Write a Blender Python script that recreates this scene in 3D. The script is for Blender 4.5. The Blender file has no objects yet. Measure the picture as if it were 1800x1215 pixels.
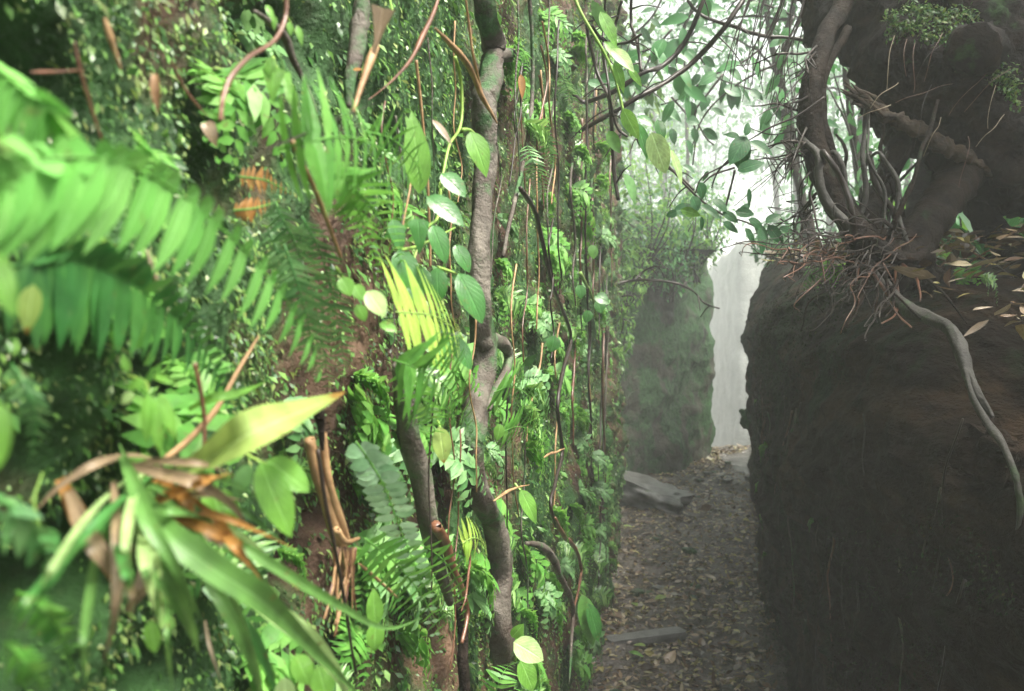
import bpy, math, random
import numpy as np
from mathutils import Vector, noise
R = math.radians
random.seed(7); rng = np.random.default_rng(7)
S = bpy.context.scene; C = S.collection

# ------------------------------------------------------------------ camera
FPX = 1400.0                                   # focal length in photograph pixels (28 mm)
cd = bpy.data.cameras.new('camera'); cam = bpy.data.objects.new('camera', cd); C.objects.link(cam)
cam.location = (0, 0, 1.5); cam.rotation_euler = (R(90), 0, 0)
cd.lens = 28; cd.sensor_width = 36; cd.clip_start = .02; cd.clip_end = 300
cd.dof.use_dof = True; cd.dof.focus_distance = 1.45; cd.dof.aperture_fstop = 8
S.camera = cam
# ------------------------------------------------------------------ sky and sun
EL, AZ = R(58), R(120)                         # azimuth clockwise from +Y
w = bpy.data.worlds.new('World'); S.world = w; w.use_nodes = True
nt = w.node_tree; bg = nt.nodes['Background']
sky = nt.nodes.new('ShaderNodeTexSky'); sky.sky_type = 'NISHITA'; sky.sun_disc = False
sky.sun_elevation = EL; sky.sun_rotation = AZ; sky.air_density = 1.0; sky.dust_density = 7; sky.ozone_density = 1
hs = nt.nodes.new('ShaderNodeHueSaturation'); hs.inputs['Saturation'].default_value = .3   # overcast
nt.links.new(sky.outputs[0], hs.inputs['Color']); nt.links.new(hs.outputs[0], bg.inputs[0])
bg.inputs[1].default_value = .09
sd = bpy.data.lights.new('sun', 'SUN'); sd.energy = 3.0; sd.angle = R(22); sd.color = (1, .95, .82)
sun = bpy.data.objects.new('sun', sd); C.objects.link(sun)
sv = Vector((math.sin(AZ)*math.cos(EL), math.cos(AZ)*math.cos(EL), math.sin(EL)))
sun.rotation_euler = sv.to_track_quat('Z', 'Y').to_euler()
S.view_settings.view_transform = 'Standard'; S.view_settings.look = 'None'
S.view_settings.exposure = 2.2; S.view_settings.gamma = 1
cy = S.cycles
cy.max_bounces = 6; cy.diffuse_bounces = 3; cy.glossy_bounces = 2; cy.transmission_bounces = 4
cy.volume_bounces = 2; cy.transparent_max_bounces = 8; cy.use_denoising = True; cy.denoising_prefilter = 'ACCURATE'
cy.caustics_reflective = False; cy.caustics_refractive = False; cy.sample_clamp_indirect = 4

# ------------------------------------------------------------------ materials
def newmat(name):
    m = bpy.data.materials.new(name); m.use_nodes = True
    n = m.node_tree; n.nodes.clear(); return m, n, n.nodes.new
def ramp(n, fac, stops):
    r = n.nodes.new('ShaderNodeValToRGB'); e = r.color_ramp.elements
    while len(e) < len(stops): e.new(.5)
    for k, (p, c) in enumerate(stops):
        e[k].position = p; e[k].color = (*c, 1) if len(c) == 3 else c
    n.links.new(fac, r.inputs[0]); return r.outputs[0]
def noise_n(n, scale, detail=4, rough=.55, vec=None, dist=0):
    t = n.nodes.new('ShaderNodeTexNoise'); t.inputs['Scale'].default_value = scale
    t.inputs['Detail'].default_value = detail; t.inputs['Roughness'].default_value = rough
    t.inputs['Distortion'].default_value = dist
    if vec is None:
        g = n.nodes.new('ShaderNodeNewGeometry'); vec = g.outputs['Position']
    n.links.new(vec, t.inputs['Vector']); return t.outputs[0]
def mixc(n, fac, a, b):
    m = n.nodes.new('ShaderNodeMix'); m.data_type = 'RGBA'
    for s, v in ((m.inputs[0], fac), (m.inputs[6], a), (m.inputs[7], b)):
        if isinstance(v, tuple): s.default_value = (*v, 1)
        elif isinstance(v, (int, float)): s.default_value = v
        else: n.links.new(v, s)
    return m.outputs[2]
def bump(n, h, strength, dist=.01):
    b = n.nodes.new('ShaderNodeBump'); b.inputs['Strength'].default_value = strength
    b.inputs['Distance'].default_value = dist; n.links.new(h, b.inputs['Height']); return b.outputs[0]
def leafmat(name, cols, rough=.38, trans=.35, spec=.5, blotch=None, nscale=60, vein=None):
    m, n, N = newmat(name)
    g = N('ShaderNodeNewGeometry')
    st = [(k/max(1, len(cols)-1), c) for k, c in enumerate(cols)]
    c = ramp(n, g.outputs['Random Per Island'], st)
    nf = noise_n(n, nscale, 3)
    v = ramp(n, nf, [(.3, (.7, .7, .7)), (.7, (1.15, 1.15, 1.1))])
    mm = N('ShaderNodeMix'); mm.data_type = 'RGBA'; mm.blend_type = 'MULTIPLY'; mm.inputs[0].default_value = 1
    n.links.new(c, mm.inputs[6]); n.links.new(v, mm.inputs[7]); c = mm.outputs[2]
    c = mixc(n, ramp(n, noise_n(n, nscale*2.3, 2, .5), [(.66, (0, 0, 0)), (.74, (.55, .55, .55))]), c, (.16, .12, .04))
    def mth(op, a, b=None):
        q = N('ShaderNodeMath'); q.operation = op
        for i_, v_ in enumerate((a, b)):
            if v_ is None: continue
            if isinstance(v_, (int, float)): q.inputs[i_].default_value = v_
            else: n.links.new(v_, q.inputs[i_])
        return q.outputs[0]
    hgt = nf
    if vein:
        uvn = N('ShaderNodeUVMap'); sp = N('ShaderNodeSeparateXYZ'); n.links.new(uvn.outputs[0], sp.inputs[0])
        ax = mth('ABSOLUTE', mth('SUBTRACT', sp.outputs[0], .5))
        rib = ramp(n, ax, [(.015, (1, 1, 1)), (.05, (0, 0, 0))])
        wv = mth('SINE', mth('MULTIPLY', mth('SUBTRACT', sp.outputs[1], mth('MULTIPLY', ax, vein[1])), vein[0]*6.283))
        vv = ramp(n, mth('MULTIPLY', mth('ADD', wv, 1), .5), [(.86, (0, 0, 0)), (1, (1, 1, 1))])
        both = mth('MAXIMUM', rib, mth('MULTIPLY', vv, .45))
        lt = N('ShaderNodeHueSaturation'); lt.inputs['Value'].default_value = 1.7; lt.inputs['Saturation'].default_value = .85
        n.links.new(c, lt.inputs['Color']); c = mixc(n, mth('MULTIPLY', both, .6), c, lt.outputs[0])
        hgt = mth('SUBTRACT', mth('MULTIPLY', nf, .6), mth('MULTIPLY', both, .7))
    if blotch:
        bf = ramp(n, noise_n(n, blotch[1], 3), [(blotch[2], (0, 0, 0)), (blotch[2]+.08, (1, 1, 1))])
        c = mixc(n, bf, c, blotch[0])
    if name == 'strap_yellow':
        tf = mth('ADD', sp.outputs[1], mth('MULTIPLY', mth('SUBTRACT', nf, .5), .25)); c = mixc(n, ramp(n, tf, [(.84, (0, 0, 0)), (.93, (.9, .9, .9))]), c, (.24, .11, .02))
    p = N('ShaderNodeBsdfPrincipled'); n.links.new(c, p.inputs['Base Color'])
    p.inputs['Roughness'].default_value = rough; p.inputs['Specular IOR Level'].default_value = spec
    n.links.new(bump(n, hgt, .45, .003), p.inputs['Normal'])
    t = N('ShaderNodeBsdfTranslucent')
    hv = N('ShaderNodeHueSaturation'); hv.inputs['Value'].default_value = 1.25; hv.inputs['Hue'].default_value = .485
    n.links.new(c, hv.inputs['Color']); n.links.new(hv.outputs[0], t.inputs[0])
    x = N('ShaderNodeMixShader'); x.inputs[0].default_value = trans
    n.links.new(p.outputs[0], x.inputs[1]); n.links.new(t.outputs[0], x.inputs[2])
    o = N('ShaderNodeOutputMaterial'); n.links.new(x.outputs[0], o.inputs[0]); return m
def surf(name, stops, scale=8, detail=6, rough=.7, bs=.6, bd=.02, moss=None, spec=.4, bscale=None, stretch=None):
    m, n, N = newmat(name)
    g = N('ShaderNodeNewGeometry'); vec = g.outputs['Position']
    if stretch:
        mp = N('ShaderNodeMapping'); mp.inputs['Scale'].default_value = stretch
        n.links.new(vec, mp.inputs[0]); vec = mp.outputs[0]
    f = noise_n(n, scale, detail, .6, vec, .3)
    c = ramp(n, f, stops)
    if moss:
        mf = ramp(n, noise_n(n, moss[1], 5, .65), [(moss[2], (0, 0, 0)), (moss[2]+.1, (1, 1, 1))])
        mc = ramp(n, noise_n(n, moss[1]*9, 3), [(.3, tuple(.45*x for x in moss[0])), (.75, tuple(1.3*x for x in moss[0]))])
        c = mixc(n, mf, c, mc)
    p = N('ShaderNodeBsdfPrincipled'); n.links.new(c, p.inputs['Base Color'])
    p.inputs['Roughness'].default_value = rough; p.inputs['Specular IOR Level'].default_value = spec
    b2 = noise_n(n, bscale or scale*4, 6, .65, vec)
    n.links.new(bump(n, b2, bs, bd), p.inputs['Normal'])
    o = N('ShaderNodeOutputMaterial'); n.links.new(p.outputs[0], o.inputs[0]); return m

M = {}
M['fern'] = leafmat('fern_green', [(.08, .26, .04), (.13, .37, .06), (.2, .44, .09)], .5, .4)
M['fernbig'] = leafmat('fern_bright', [(.14, .42, .08), (.18, .48, .10), (.22, .52, .13)], .6, .35, .3, nscale=25, vein=(9, .5))
M['fernblue'] = leafmat('fern_bluegreen', [(.06, .18, .055), (.12, .28, .09), (.2, .38, .15)], .5, .25)
M['fernyel'] = leafmat('fern_yellow', [(.30, .52, .07), (.42, .62, .10), (.36, .58, .09)], .45, .45, vein=(9, .5))
M['ferndark'] = leafmat('fern_dark', [(.03, .14, .035), (.06, .21, .05), (.09, .27, .06)], .4, .3)
M['leaf'] = leafmat('leaf_glossy', [(.025, .12, .03), (.045, .18, .035), (.08, .25, .045)], .28, .25, .6, vein=(7, .9))
M['leafb'] = leafmat('leaf_fresh', [(.10, .30, .04), (.16, .40, .06), (.26, .48, .08)], .35, .45, vein=(7, .9))
M['mossdark'] = leafmat('moss_dark', [(.008, .016, .006), (.015, .03, .01), (.03, .05, .015), (.02, .014, .008)], .7, .2, .2, nscale=15)
M['leafsilhouette'] = leafmat('leaf_silhouette', [(.015, .08, .03), (.03, .12, .04), (.045, .17, .05)], .35, .22, .4, vein=(7, .9))  # backlit silhouette darkness put into the leaf colour
M['leafpale'] = leafmat('leaf_pale', [(.35, .55, .22), (.45, .62, .25)], .35, .4, vein=(7, .9))
M['strap'] = leafmat('strap_green', [(.05, .15, .03), (.09, .22, .05), (.15, .28, .07)], .5, .3, .5, vein=(0, 0))
M['strapyel'] = leafmat('strap_yellow', [(.28, .42, .10), (.34, .46, .13)], .5, .35, .4, ((.3, .2, .05), 22, .66), vein=(0, 0))
M['dead'] = leafmat('dead_leaf', [(.17, .11, .065), (.29, .21, .13), (.10, .065, .04)], .4, .2, .6, vein=(6, .8))
M['deadred'] = leafmat('dead_rust', [(.3, .13, .03), (.38, .2, .05)], .55, .3)
M['moss'] = leafmat('moss', [(.025, .07, .02), (.04, .12, .03), (.07, .19, .04), (.18, .38, .08), (.24, .30, .09), (.04, .12, .05)], .4, .3, .6, nscale=15)
M['creep'] = leafmat('creeper', [(.03, .10, .025), (.06, .18, .035), (.12, .29, .06), (.24, .42, .12)], .35, .3, .6)
M['canopy'] = leafmat('canopy', [(.03, .13, .04), (.05, .2, .06), (.09, .28, .08)], .35, .35, .6, nscale=4)
M['under'] = leafmat('understory', [(.03, .14, .05), (.06, .24, .07), (.13, .36, .10)], .3, .35, .7, nscale=8, vein=(8, .9))
M['litter'] = leafmat('litter', [(.09, .055, .035), (.2, .115, .06), (.06, .045, .04), (.42, .30, .18), (.18, .15, .12), (.40, .36, .12), (.14, .08, .05), (.5, .42, .28)], .25, .05, .9, nscale=30, vein=(5, .8))
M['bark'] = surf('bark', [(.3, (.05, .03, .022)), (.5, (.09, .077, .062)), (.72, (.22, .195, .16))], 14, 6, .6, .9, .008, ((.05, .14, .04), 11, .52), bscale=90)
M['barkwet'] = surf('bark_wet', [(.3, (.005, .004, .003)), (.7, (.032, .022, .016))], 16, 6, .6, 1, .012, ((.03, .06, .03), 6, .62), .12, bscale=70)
M['barksilver'] = surf('bark_silver', [(.3, (.018, .016, .013)), (.7, (.075, .07, .06))], 14, 6, .55, .9, .006, ((.05, .08, .035), 9, .56), .5, bscale=80)
M['twig'] = surf('twig', [(.3, (.012, .009, .008)), (.7, (.04, .027, .02))], 30, 3, .4, .4, .002)
M['twigred'] = surf('twig_red', [(.3, (.07, .028, .016)), (.7, (.20, .09, .05))], 30, 3, .35, .4, .002, None, .7)
M['tan'] = surf('tan_stick', [(.3, (.16, .08, .035)), (.7, (.48, .31, .16))], 25, 4, .5, .5, .003)
M['greenstem'] = surf('green_stem', [(.3, (.16, .3, .05)), (.7, (.3, .45, .1))], 30, 2, .4, .2, .001)
M['rootpale'] = surf('root_pale', [(.3, (.2, .14, .09)), (.7, (.5, .42, .3))], 40, 3, .4, .3, .002)
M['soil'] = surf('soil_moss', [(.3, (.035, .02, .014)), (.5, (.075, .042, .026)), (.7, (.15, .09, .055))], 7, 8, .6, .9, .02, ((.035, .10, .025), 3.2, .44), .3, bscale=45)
M['soilshade'] = surf('soil_shade', [(.32, (.005, .003, .002)), (.52, (.020, .012, .007)), (.66, (.06, .034, .018)), (.78, (.16, .10, .055))], 4, 8, .8, 1, .05, ((.018, .034, .012), 2.8, .52), .15, bscale=22, stretch=(1, .4, 1))  # albedo lowered so the soil colour carries the right wall's shade
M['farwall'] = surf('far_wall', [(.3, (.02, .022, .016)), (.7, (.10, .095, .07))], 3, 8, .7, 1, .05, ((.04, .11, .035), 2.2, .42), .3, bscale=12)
M['farglow'] = surf('far_glow_rock', [(.3, (.28, .29, .27)), (.7, (.45, .46, .43))], 1.2, 7, .8, .8, .1, None, .2, bscale=6)  # pale tone stands in for sunlit mist, brightening the gap
M['path'] = surf('path', [(.3, (.03, .024, .02)), (.5, (.12, .10, .085)), (.7, (.25, .22, .2))], 5, 8, .17, 1, .03, None, .7, bscale=26)
M['stone'] = surf('stone', [(.3, (.06, .058, .055)), (.7, (.22, .215, .205))], 9, 7, .4, .7, .01, ((.1, .14, .07), 6, .6), .6, bscale=40)
M['stonepale'] = surf('stone_pale', [(.3, (.5, .48, .45)), (.7, (.75, .73, .7))], 14, 4, .4, .4, .005)
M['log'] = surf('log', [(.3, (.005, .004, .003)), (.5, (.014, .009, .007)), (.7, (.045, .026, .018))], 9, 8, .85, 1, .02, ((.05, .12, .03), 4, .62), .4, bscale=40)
M['brokenwood'] = surf('broken_wood', [(.3, (.02, .013, .008)), (.62, (.07, .045, .025)), (.8, (.22, .15, .08))], 12, 6, .6, .8, .01, stretch=(1, 3, 3))

# ------------------------------------------------------------------ mesh helpers
class MB:
    def __init__(s): s.v = []; s.f = []; s.n = 0; s.u = []
    def add(s, V, F, uv=None):
        V = np.asarray(V, float).reshape(-1, 3); F = np.asarray(F, int).reshape(-1, 4)
        s.v.append(V); s.f.append(F + s.n); s.n += len(V)
        s.u.append(np.full((len(V), 2), .5) if uv is None else np.asarray(uv, float).reshape(-1, 2))
    def mesh(s, name, mat, smooth=True):
        V = np.concatenate(s.v); F = np.concatenate(s.f)
        me = bpy.data.meshes.new(name); me.vertices.add(len(V)); me.vertices.foreach_set('co', V.ravel())
        me.loops.add(F.size); me.loops.foreach_set('vertex_index', F.ravel().astype(np.int32))
        me.polygons.add(len(F)); me.polygons.foreach_set('loop_start', (np.arange(len(F))*4).astype(np.int32))
        try: me.polygons.foreach_set('loop_total', np.full(len(F), 4, np.int32))
        except Exception: pass
        me.polygons.foreach_set('use_smooth', np.full(len(F), smooth))
        uv = me.uv_layers.new(name='UVMap'); uv.data.foreach_set('uv', np.concatenate(s.u)[F.ravel()].astype(np.float32).ravel())
        me.update(calc_edges=True); me.validate(); me.materials.append(M[mat]); return me
    def build(s, name, mat, parent=None, smooth=True):
        return link(name, s.mesh(name, mat, smooth), parent)
def link(name, data, parent=None):
    o = bpy.data.objects.new(name, data); C.objects.link(o)
    if parent is not None:
        o.parent = parent; o.location = -Vector(parent.location)    # meshes are built in world coordinates
    return o
def tag(o, label=None, cat=None, group=None, kind=None):
    if label: o['label'] = label
    if cat: o['category'] = cat
    if group: o['group'] = group
    if kind: o['kind'] = kind
    return o
def thing(name, loc, label, cat, group=None):
    o = bpy.data.objects.new(name, None); C.objects.link(o); o.location = loc; o.empty_display_size = .05
    return tag(o, label, cat, group)
def sub(name, data, parent, offset):            # a sub-part under a part that already carries the offset
    o = bpy.data.objects.new(name, data); C.objects.link(o); o.parent = parent; return o
def V3(*a): return np.array(a, float)
def nrm(a):
    a = np.asarray(a, float); return a/np.maximum(np.linalg.norm(a, axis=-1, keepdims=True), 1e-9)
def P(px, py, Y): return V3((px-900)/FPX*Y, Y, 1.5-(py-607)/FPX*Y)
NW = V3(.984, -.177, 0); TW = V3(.177, .984, 0)          # left wall: normal and direction
def W(px, py, off=.03):                                  # the point of the left wall plane (moved out by off) seen at a pixel
    k = (px-900)/FPX; Y = (.3-off)/max(.02, .177-.984*k); return P(px, py, Y)
def U(p, off=.1):  # metres per photo pixel at that wall point
    k = (p-900)/FPX; return (.3-off)/max(.02, .177-.984*k)/FPX
def spline(pts, n):
    p = np.asarray(pts, float)
    if len(p) == 2: return p[0] + np.linspace(0, 1, n)[:, None]*(p[1]-p[0])
    q = np.vstack([2*p[0]-p[1], p, 2*p[-1]-p[-2]]); out = []
    for t in np.linspace(0, len(p)-1-1e-9, n):
        i = int(t); u = t-i; a, b, c, d = q[i:i+4]
        out.append(.5*((2*b)+(c-a)*u+(2*a-5*b+4*c-d)*u*u+(3*b-a-3*c+d)*u**3))
    return np.array(out)
def tube(mb, pts, rad, n=24, sides=8, wob=.0, knob=.12, seed=0):
    c = spline(pts, n); r = np.interp(np.linspace(0, 1, n), np.linspace(0, 1, len(rad)), rad)
    t = nrm(np.gradient(c, axis=0)); up = V3(.3, .2, 1); a = nrm(np.cross(t, up)); b = nrm(np.cross(t, a))
    if wob:
        for k in range(n):
            q = Vector((c[k]*9).tolist()) + Vector((seed, seed, 0)); v = noise.noise_vector(q); c[k] += np.array(v)*wob
    V = []
    for k in range(n):
        for j in range(sides):
            th = 2*math.pi*j/sides
            d = a[k]*math.cos(th)+b[k]*math.sin(th)
            s = 1+knob*noise.noise(Vector((c[k]*22+d*1.7).tolist()))*2
            V.append(c[k]+d*r[k]*s)
    F = [[k*sides+j, k*sides+(j+1) % sides, (k+1)*sides+(j+1) % sides, (k+1)*sides+j] for k in range(n-1) for j in range(sides)]
    V = np.array(V); m = len(V)
    V = np.vstack([V, c[0], c[0], c[-1], c[-1]])
    for j in range(0, sides-1, 2):                      # caps as quads round the centre
        F.append([m, (j+2) % sides, j+1, j]); q = (n-1)*sides; F.append([m+2, q+j, q+j+1, q+(j+2) % sides])
    mb.add(V, F); return c
PROF = {
 'lance': lambda t: np.sin(np.pi*np.clip(t, 0, 1)**.75)**.9,
 'oval': lambda t: np.sin(np.pi*np.clip(t, 0, 1)**.82)**.68*(1-.25*np.clip(t-.75, 0, 1)*2.5),
 'heart': lambda t: np.clip((1-t), 0, 1)**.75*np.clip(t*9+.35, 0, 1)*1.05,
 'pinna': lambda t: np.clip((1-t), 0, 1)**.7*np.clip(t*8+.45, 0, 1),
 'pin2': lambda t: np.clip(1-np.clip((t-.3)/.7, 0, 1)**1.7, 0, 1)*np.clip(.62+t*1.3, 0, 1),
 'strap': lambda t: np.clip((1-t)*2.2, 0, 1)**.8*np.clip(.55+t*1.5, 0, 1),
 'funnel': lambda t: .12+.88*t**1.6,
}
def leaves(mb, pos, d, nv, L, Wd, shape='lance', rows=6, curl=.25, fold=.15, wave=.0):
    """many leaves at once: pos, d, nv are (N,3); L, Wd, curl are arrays or numbers"""
    pos = np.atleast_2d(pos); N = len(pos); d = nrm(np.broadcast_to(d, (N, 3))); nv = np.broadcast_to(nv, (N, 3))
    s = nrm(np.cross(d, nv)); nn = nrm(np.cross(s, d))
    L = np.broadcast_to(L, (N,))[:, None]; Wd = np.broadcast_to(Wd, (N,))[:, None]; cu = np.broadcast_to(curl, (N,))[:, None]
    t = np.linspace(0, 1, rows); wp = np.maximum(PROF[shape](t), .012)
    V = np.empty((N, rows, 3, 3))
    ph = rng.uniform(0, 6.28, (N, 1))
    for i, (tt, ww) in enumerate(zip(t, wp)):
        ctr = pos + d*L*(tt - .18*abs(curl if np.isscalar(curl) else .2)*tt*tt) - nn*L*cu*tt*tt
        h = ww*Wd*.5
        wv = wave*np.sin(tt*14+ph)*Wd
        V[:, i, 0] = ctr - s*h + nn*(fold*h+wv); V[:, i, 1] = ctr; V[:, i, 2] = ctr + s*h + nn*(fold*h-wv)
    f = []
    for i in range(rows-1):
        a = i*3; f += [[a, a+1, a+4, a+3], [a+1, a+2, a+5, a+4]]
    f = np.array(f); F = (f[None] + (np.arange(N)*rows*3)[:, None, None]).reshape(-1, 4)
    uv = np.empty((N, rows, 3, 2)); uv[..., 0] = V3(0, .5, 1); uv[..., 1] = t[None, :, None]
    mb.add(V.reshape(-1, 3), F, uv)
def frond(mb, rb, pts, n, Lmax, wid, sA, sB, prof=None, fwd=.35, start=.06, rr=.0006, shape='pinna', curl=.2, rows=6, fold=.1, twist=None, jit=.12):
    """one frond: a rachis along pts, pinnae to side A and side B (world vectors)"""
    c = spline(pts, 60); t = nrm(np.gradient(c, axis=0))
    tube(rb, c[::6], [rr*1.3, rr, rr*.4], 26, 5, 0, 0)
    ks = np.linspace(start, 1, n); prof = prof or [.55, .85, 1, .95, .8, .55, .25, .06]
    l = np.interp(ks, np.linspace(0, 1, len(prof)), prof)*Lmax
    idx = np.clip((ks*59), 0, 59).astype(int)
    for sd_ in (sA, sB):
        sd_ = np.asarray(sd_, float); q = np.linalg.norm(sd_)
        dd = nrm(nrm(sd_)[None] + t[idx]*fwd + rng.normal(0, jit, (n, 3)))
        nv = np.cross(t[idx], dd); nv = nv*np.where((nv@V3(.3, -.7, .6)) < 0, -1, 1)[:, None]
        leaves(mb, c[idx], dd, nv, l*q*rng.uniform(.9, 1.08, n), wid*(.45+.55*l/Lmax), shape, rows, curl, fold)
def fbm(x, y, z, o=4): return noise.fractal(Vector((x, y, z)), .9, 2.1, o)
def on(o, mat): o.data.materials.clear(); o.data.materials.append(M[mat]); return o

# ------------------------------------------------------------------ the ground
def gz(x, y):
    z = .05*fbm(x*1.3, y*1.3, 0, 3)+.022*fbm(x*5, y*5, 3, 3)+.008*fbm(x*15, y*15, 3, 2)
    if y > 11.8: z -= 14*(1-math.exp(-(y-11.8)*.055))
    return z
def gridmesh(name, fx, nu, nv, mat):
    V = np.array([fx(i/(nu-1), j/(nv-1)) for i in range(nu) for j in range(nv)])
    F = [[i*nv+j, (i+1)*nv+j, (i+1)*nv+j+1, i*nv+j+1] for i in range(nu-1) for j in range(nv-1)]
    mb = MB(); mb.add(V, F); return mb.build(name, mat)
def gpath(u, v):
    y = 1+v*11.5; xa = -.4+.18*y if y < 6.8 else .8; x = xa+u*(float(np.interp(y, [0, 3.5, 12], [1.3, 1.5, 4]))-xa); return (x, y, gz(x, y)+.012)
def gmap(u, v):
    x = 1.6+ (abs(2*u-1)**2.6)*math.copysign(76, u-.5) + (u-.5)*5; y = -6 + v*10 + 180*max(0, v-.18)**2.4
    return (x, y, gz(x, y))
tag(gridmesh('path', gpath, 110, 420, 'path'), 'wet trodden earth of the sunken path', 'path', None, 'structure')
tag(gridmesh('ground', gmap, 200, 260, 'path'), 'wet earth floor of the sunken path, strewn with leaves', 'ground', None, 'structure')

# ------------------------------------------------------------------ left near wall, height field over (Y, z)
NY, NZ = 430, 300
ys = -1.8 + 8.35*(np.linspace(0, 1, NY)**1.35); zs = np.linspace(-.15, 4.9, NZ)
HOL = []
for hx, hy, hr_, hd in [(120, 170, 75, .06), (70, 60, 60, .04), (590, 60, 70, .05), (520, 40, 60, .05), (410, 300, 55, .05), (470, 350, 30, .03), (330, 640, 60, .05), (70, 800, 70, .05), (80, 1080, 120, .05), (130, 620, 60, .03), (680, 160, 50, .04), (720, 250, 40, .04), (620, 900, 45, .05), (560, 1000, 60, .05), (690, 760, 40, .06), (760, 1130, 45, .05), (795, 900, 30, .05), (200, 960, 90, .04), (870, 130, 30, .06), (890, 200, 30, .07), (300, 1190, 80, .04), (640, 1140, 40, .04)]:
    p_ = W(hx, hy, 0); HOL.append((p_[1], p_[2], hr_*U(hx, 0)/1.0, hd))
def hollow(y, z):
    s_ = 0*y
    for a_, b_, c_, d_ in HOL: s_ = s_+d_*np.exp(-(((y-a_)/(c_*1.6))**2+((z-b_)/c_)**2)*1.2)
    return s_
D = np.empty((NY, NZ))
for i, y in enumerate(ys):
    a = .016+.012*max(0, min(y, 6))
    for j, z in enumerate(zs):
        D[i, j] = a*(1.2*fbm(y*2.1, z*1.6, 5, 3)+.75*abs(fbm(y*8, z*6, 9, 3))*1.3) - .02 + .006*fbm(y*40, z*40, 2, 2)
        e = max(0, y-6.1); D[i, j] -= e*e*1.2
D -= hollow(ys[:, None], zs[None, :])
def dl(y, z):
    fy = np.interp(y, ys, np.arange(NY)); fz = np.interp(z, zs, np.arange(NZ))
    i = np.clip(fy.astype(int), 0, NY-2); j = np.clip(fz.astype(int), 0, NZ-2); a = fy-i; b = fz-j
    return D[i, j]*(1-a)*(1-b)+D[i+1, j]*a*(1-b)+D[i, j+1]*(1-a)*b+D[i+1, j+1]*a*b
def lw(y, z, off=0):                                      # y, z arrays -> points on the wall surface
    y = np.asarray(y, float); z = np.asarray(z, float); d = dl(y, z)+off
    return np.stack([-.305+.18*y+d*.984, y-d*.177, z], -1)
yy, zz = np.meshgrid(ys, zs, indexing='ij'); V = lw(yy.ravel(), zz.ravel())
mb = MB(); ii = (np.arange(NY-1)[:, None]*NZ+np.arange(NZ-1)[None]).ravel()
mb.add(V, np.stack([ii, ii+NZ, ii+NZ+1, ii+1], 1))
# the far end of the block turns away to the left, its top runs back
edge = V.reshape(NY, NZ, 3)[-1]; back = edge.copy(); back[:, 0] -= 3; back[:, 1] += .6
VV = np.concatenate([edge, back]); jj = np.arange(NZ-1); mb.add(VV, np.stack([jj, jj+NZ, jj+NZ+1, jj+1], 1))
top = V.reshape(NY, NZ, 3)[:, -1]; bt = top.copy(); bt[:, 0] -= 3; VV = np.concatenate([top, bt]); jj = np.arange(NY-1)
mb.add(VV, np.stack([jj, jj+1, jj+1+NY, jj+NY], 1))
tag(mb.build('earth_wall', 'soil'), 'tall moss covered earth wall close on the left, hung with ferns and lianas', 'wall')

def fy_pdf(n, lo=.18, hi=6.4, p=1.25):                      # Y values, denser near the camera
    u = rng.random(n); a, b = lo**(1-p), hi**(1-p); return (a+u*(b-a))**(1/(1-p))
def mossmask(y, z, s, th):
    return np.array([fbm(a*s, b*s, 11, 3) > th for a, b in zip(y, z)])
def wall_leaves(n, size, th, sc, mat, name, label, cat, asp=.5, droop=.9, p=1.25, zr=(0, 4.6), ylo=.18, rows=3, shape='oval', outk=.006):
    y = fy_pdf(n, ylo, 6.45, p); z = rng.uniform(*zr, n); k = mossmask(y, z, sc, th) & (hollow(y, z)*42 < rng.uniform(.35, 1.5, n)); y, z = y[k], z[k]; n = len(y)
    pos = lw(y, z, outk*rng.uniform(-.3, 1.5, n))
    d = nrm(NW[None]*rng.uniform(.2, 1, (n, 1)) + TW[None]*rng.normal(0, .7, (n, 1)) + V3(0, 0, -1)*rng.normal(droop, .5, (n, 1)))
    nv = nrm(NW[None]+rng.normal(0, .5, (n, 3))+V3(0, 0, .7))
    L = size*(.62+.27*np.clip(y, 0, 5))*rng.lognormal(0, .35, n)
    b = MB(); leaves(b, pos, d, nv, L, L*asp, shape, rows, .2, .2)
    return tag(b.build(name, mat), label, cat, None, 'stuff')
wall_leaves(260000, .0075, -.26, 3.2, 'moss', 'moss', 'green moss and tiny liverwort leaves matting the left wall', 'moss')
wall_leaves(36000, .0135, .0, 1.6, 'creep', 'creeping_foliage', 'small creeping leaves scattered over the moss of the left wall', 'foliage', .5, .8, 1.1, (0, 4.6), .8)

wall_leaves(110000, .0065, -9, 3, 'moss', 'moss', 'finest moss layer covering the left wall between the ferns', 'moss', .5, .7, 1.2)
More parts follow.
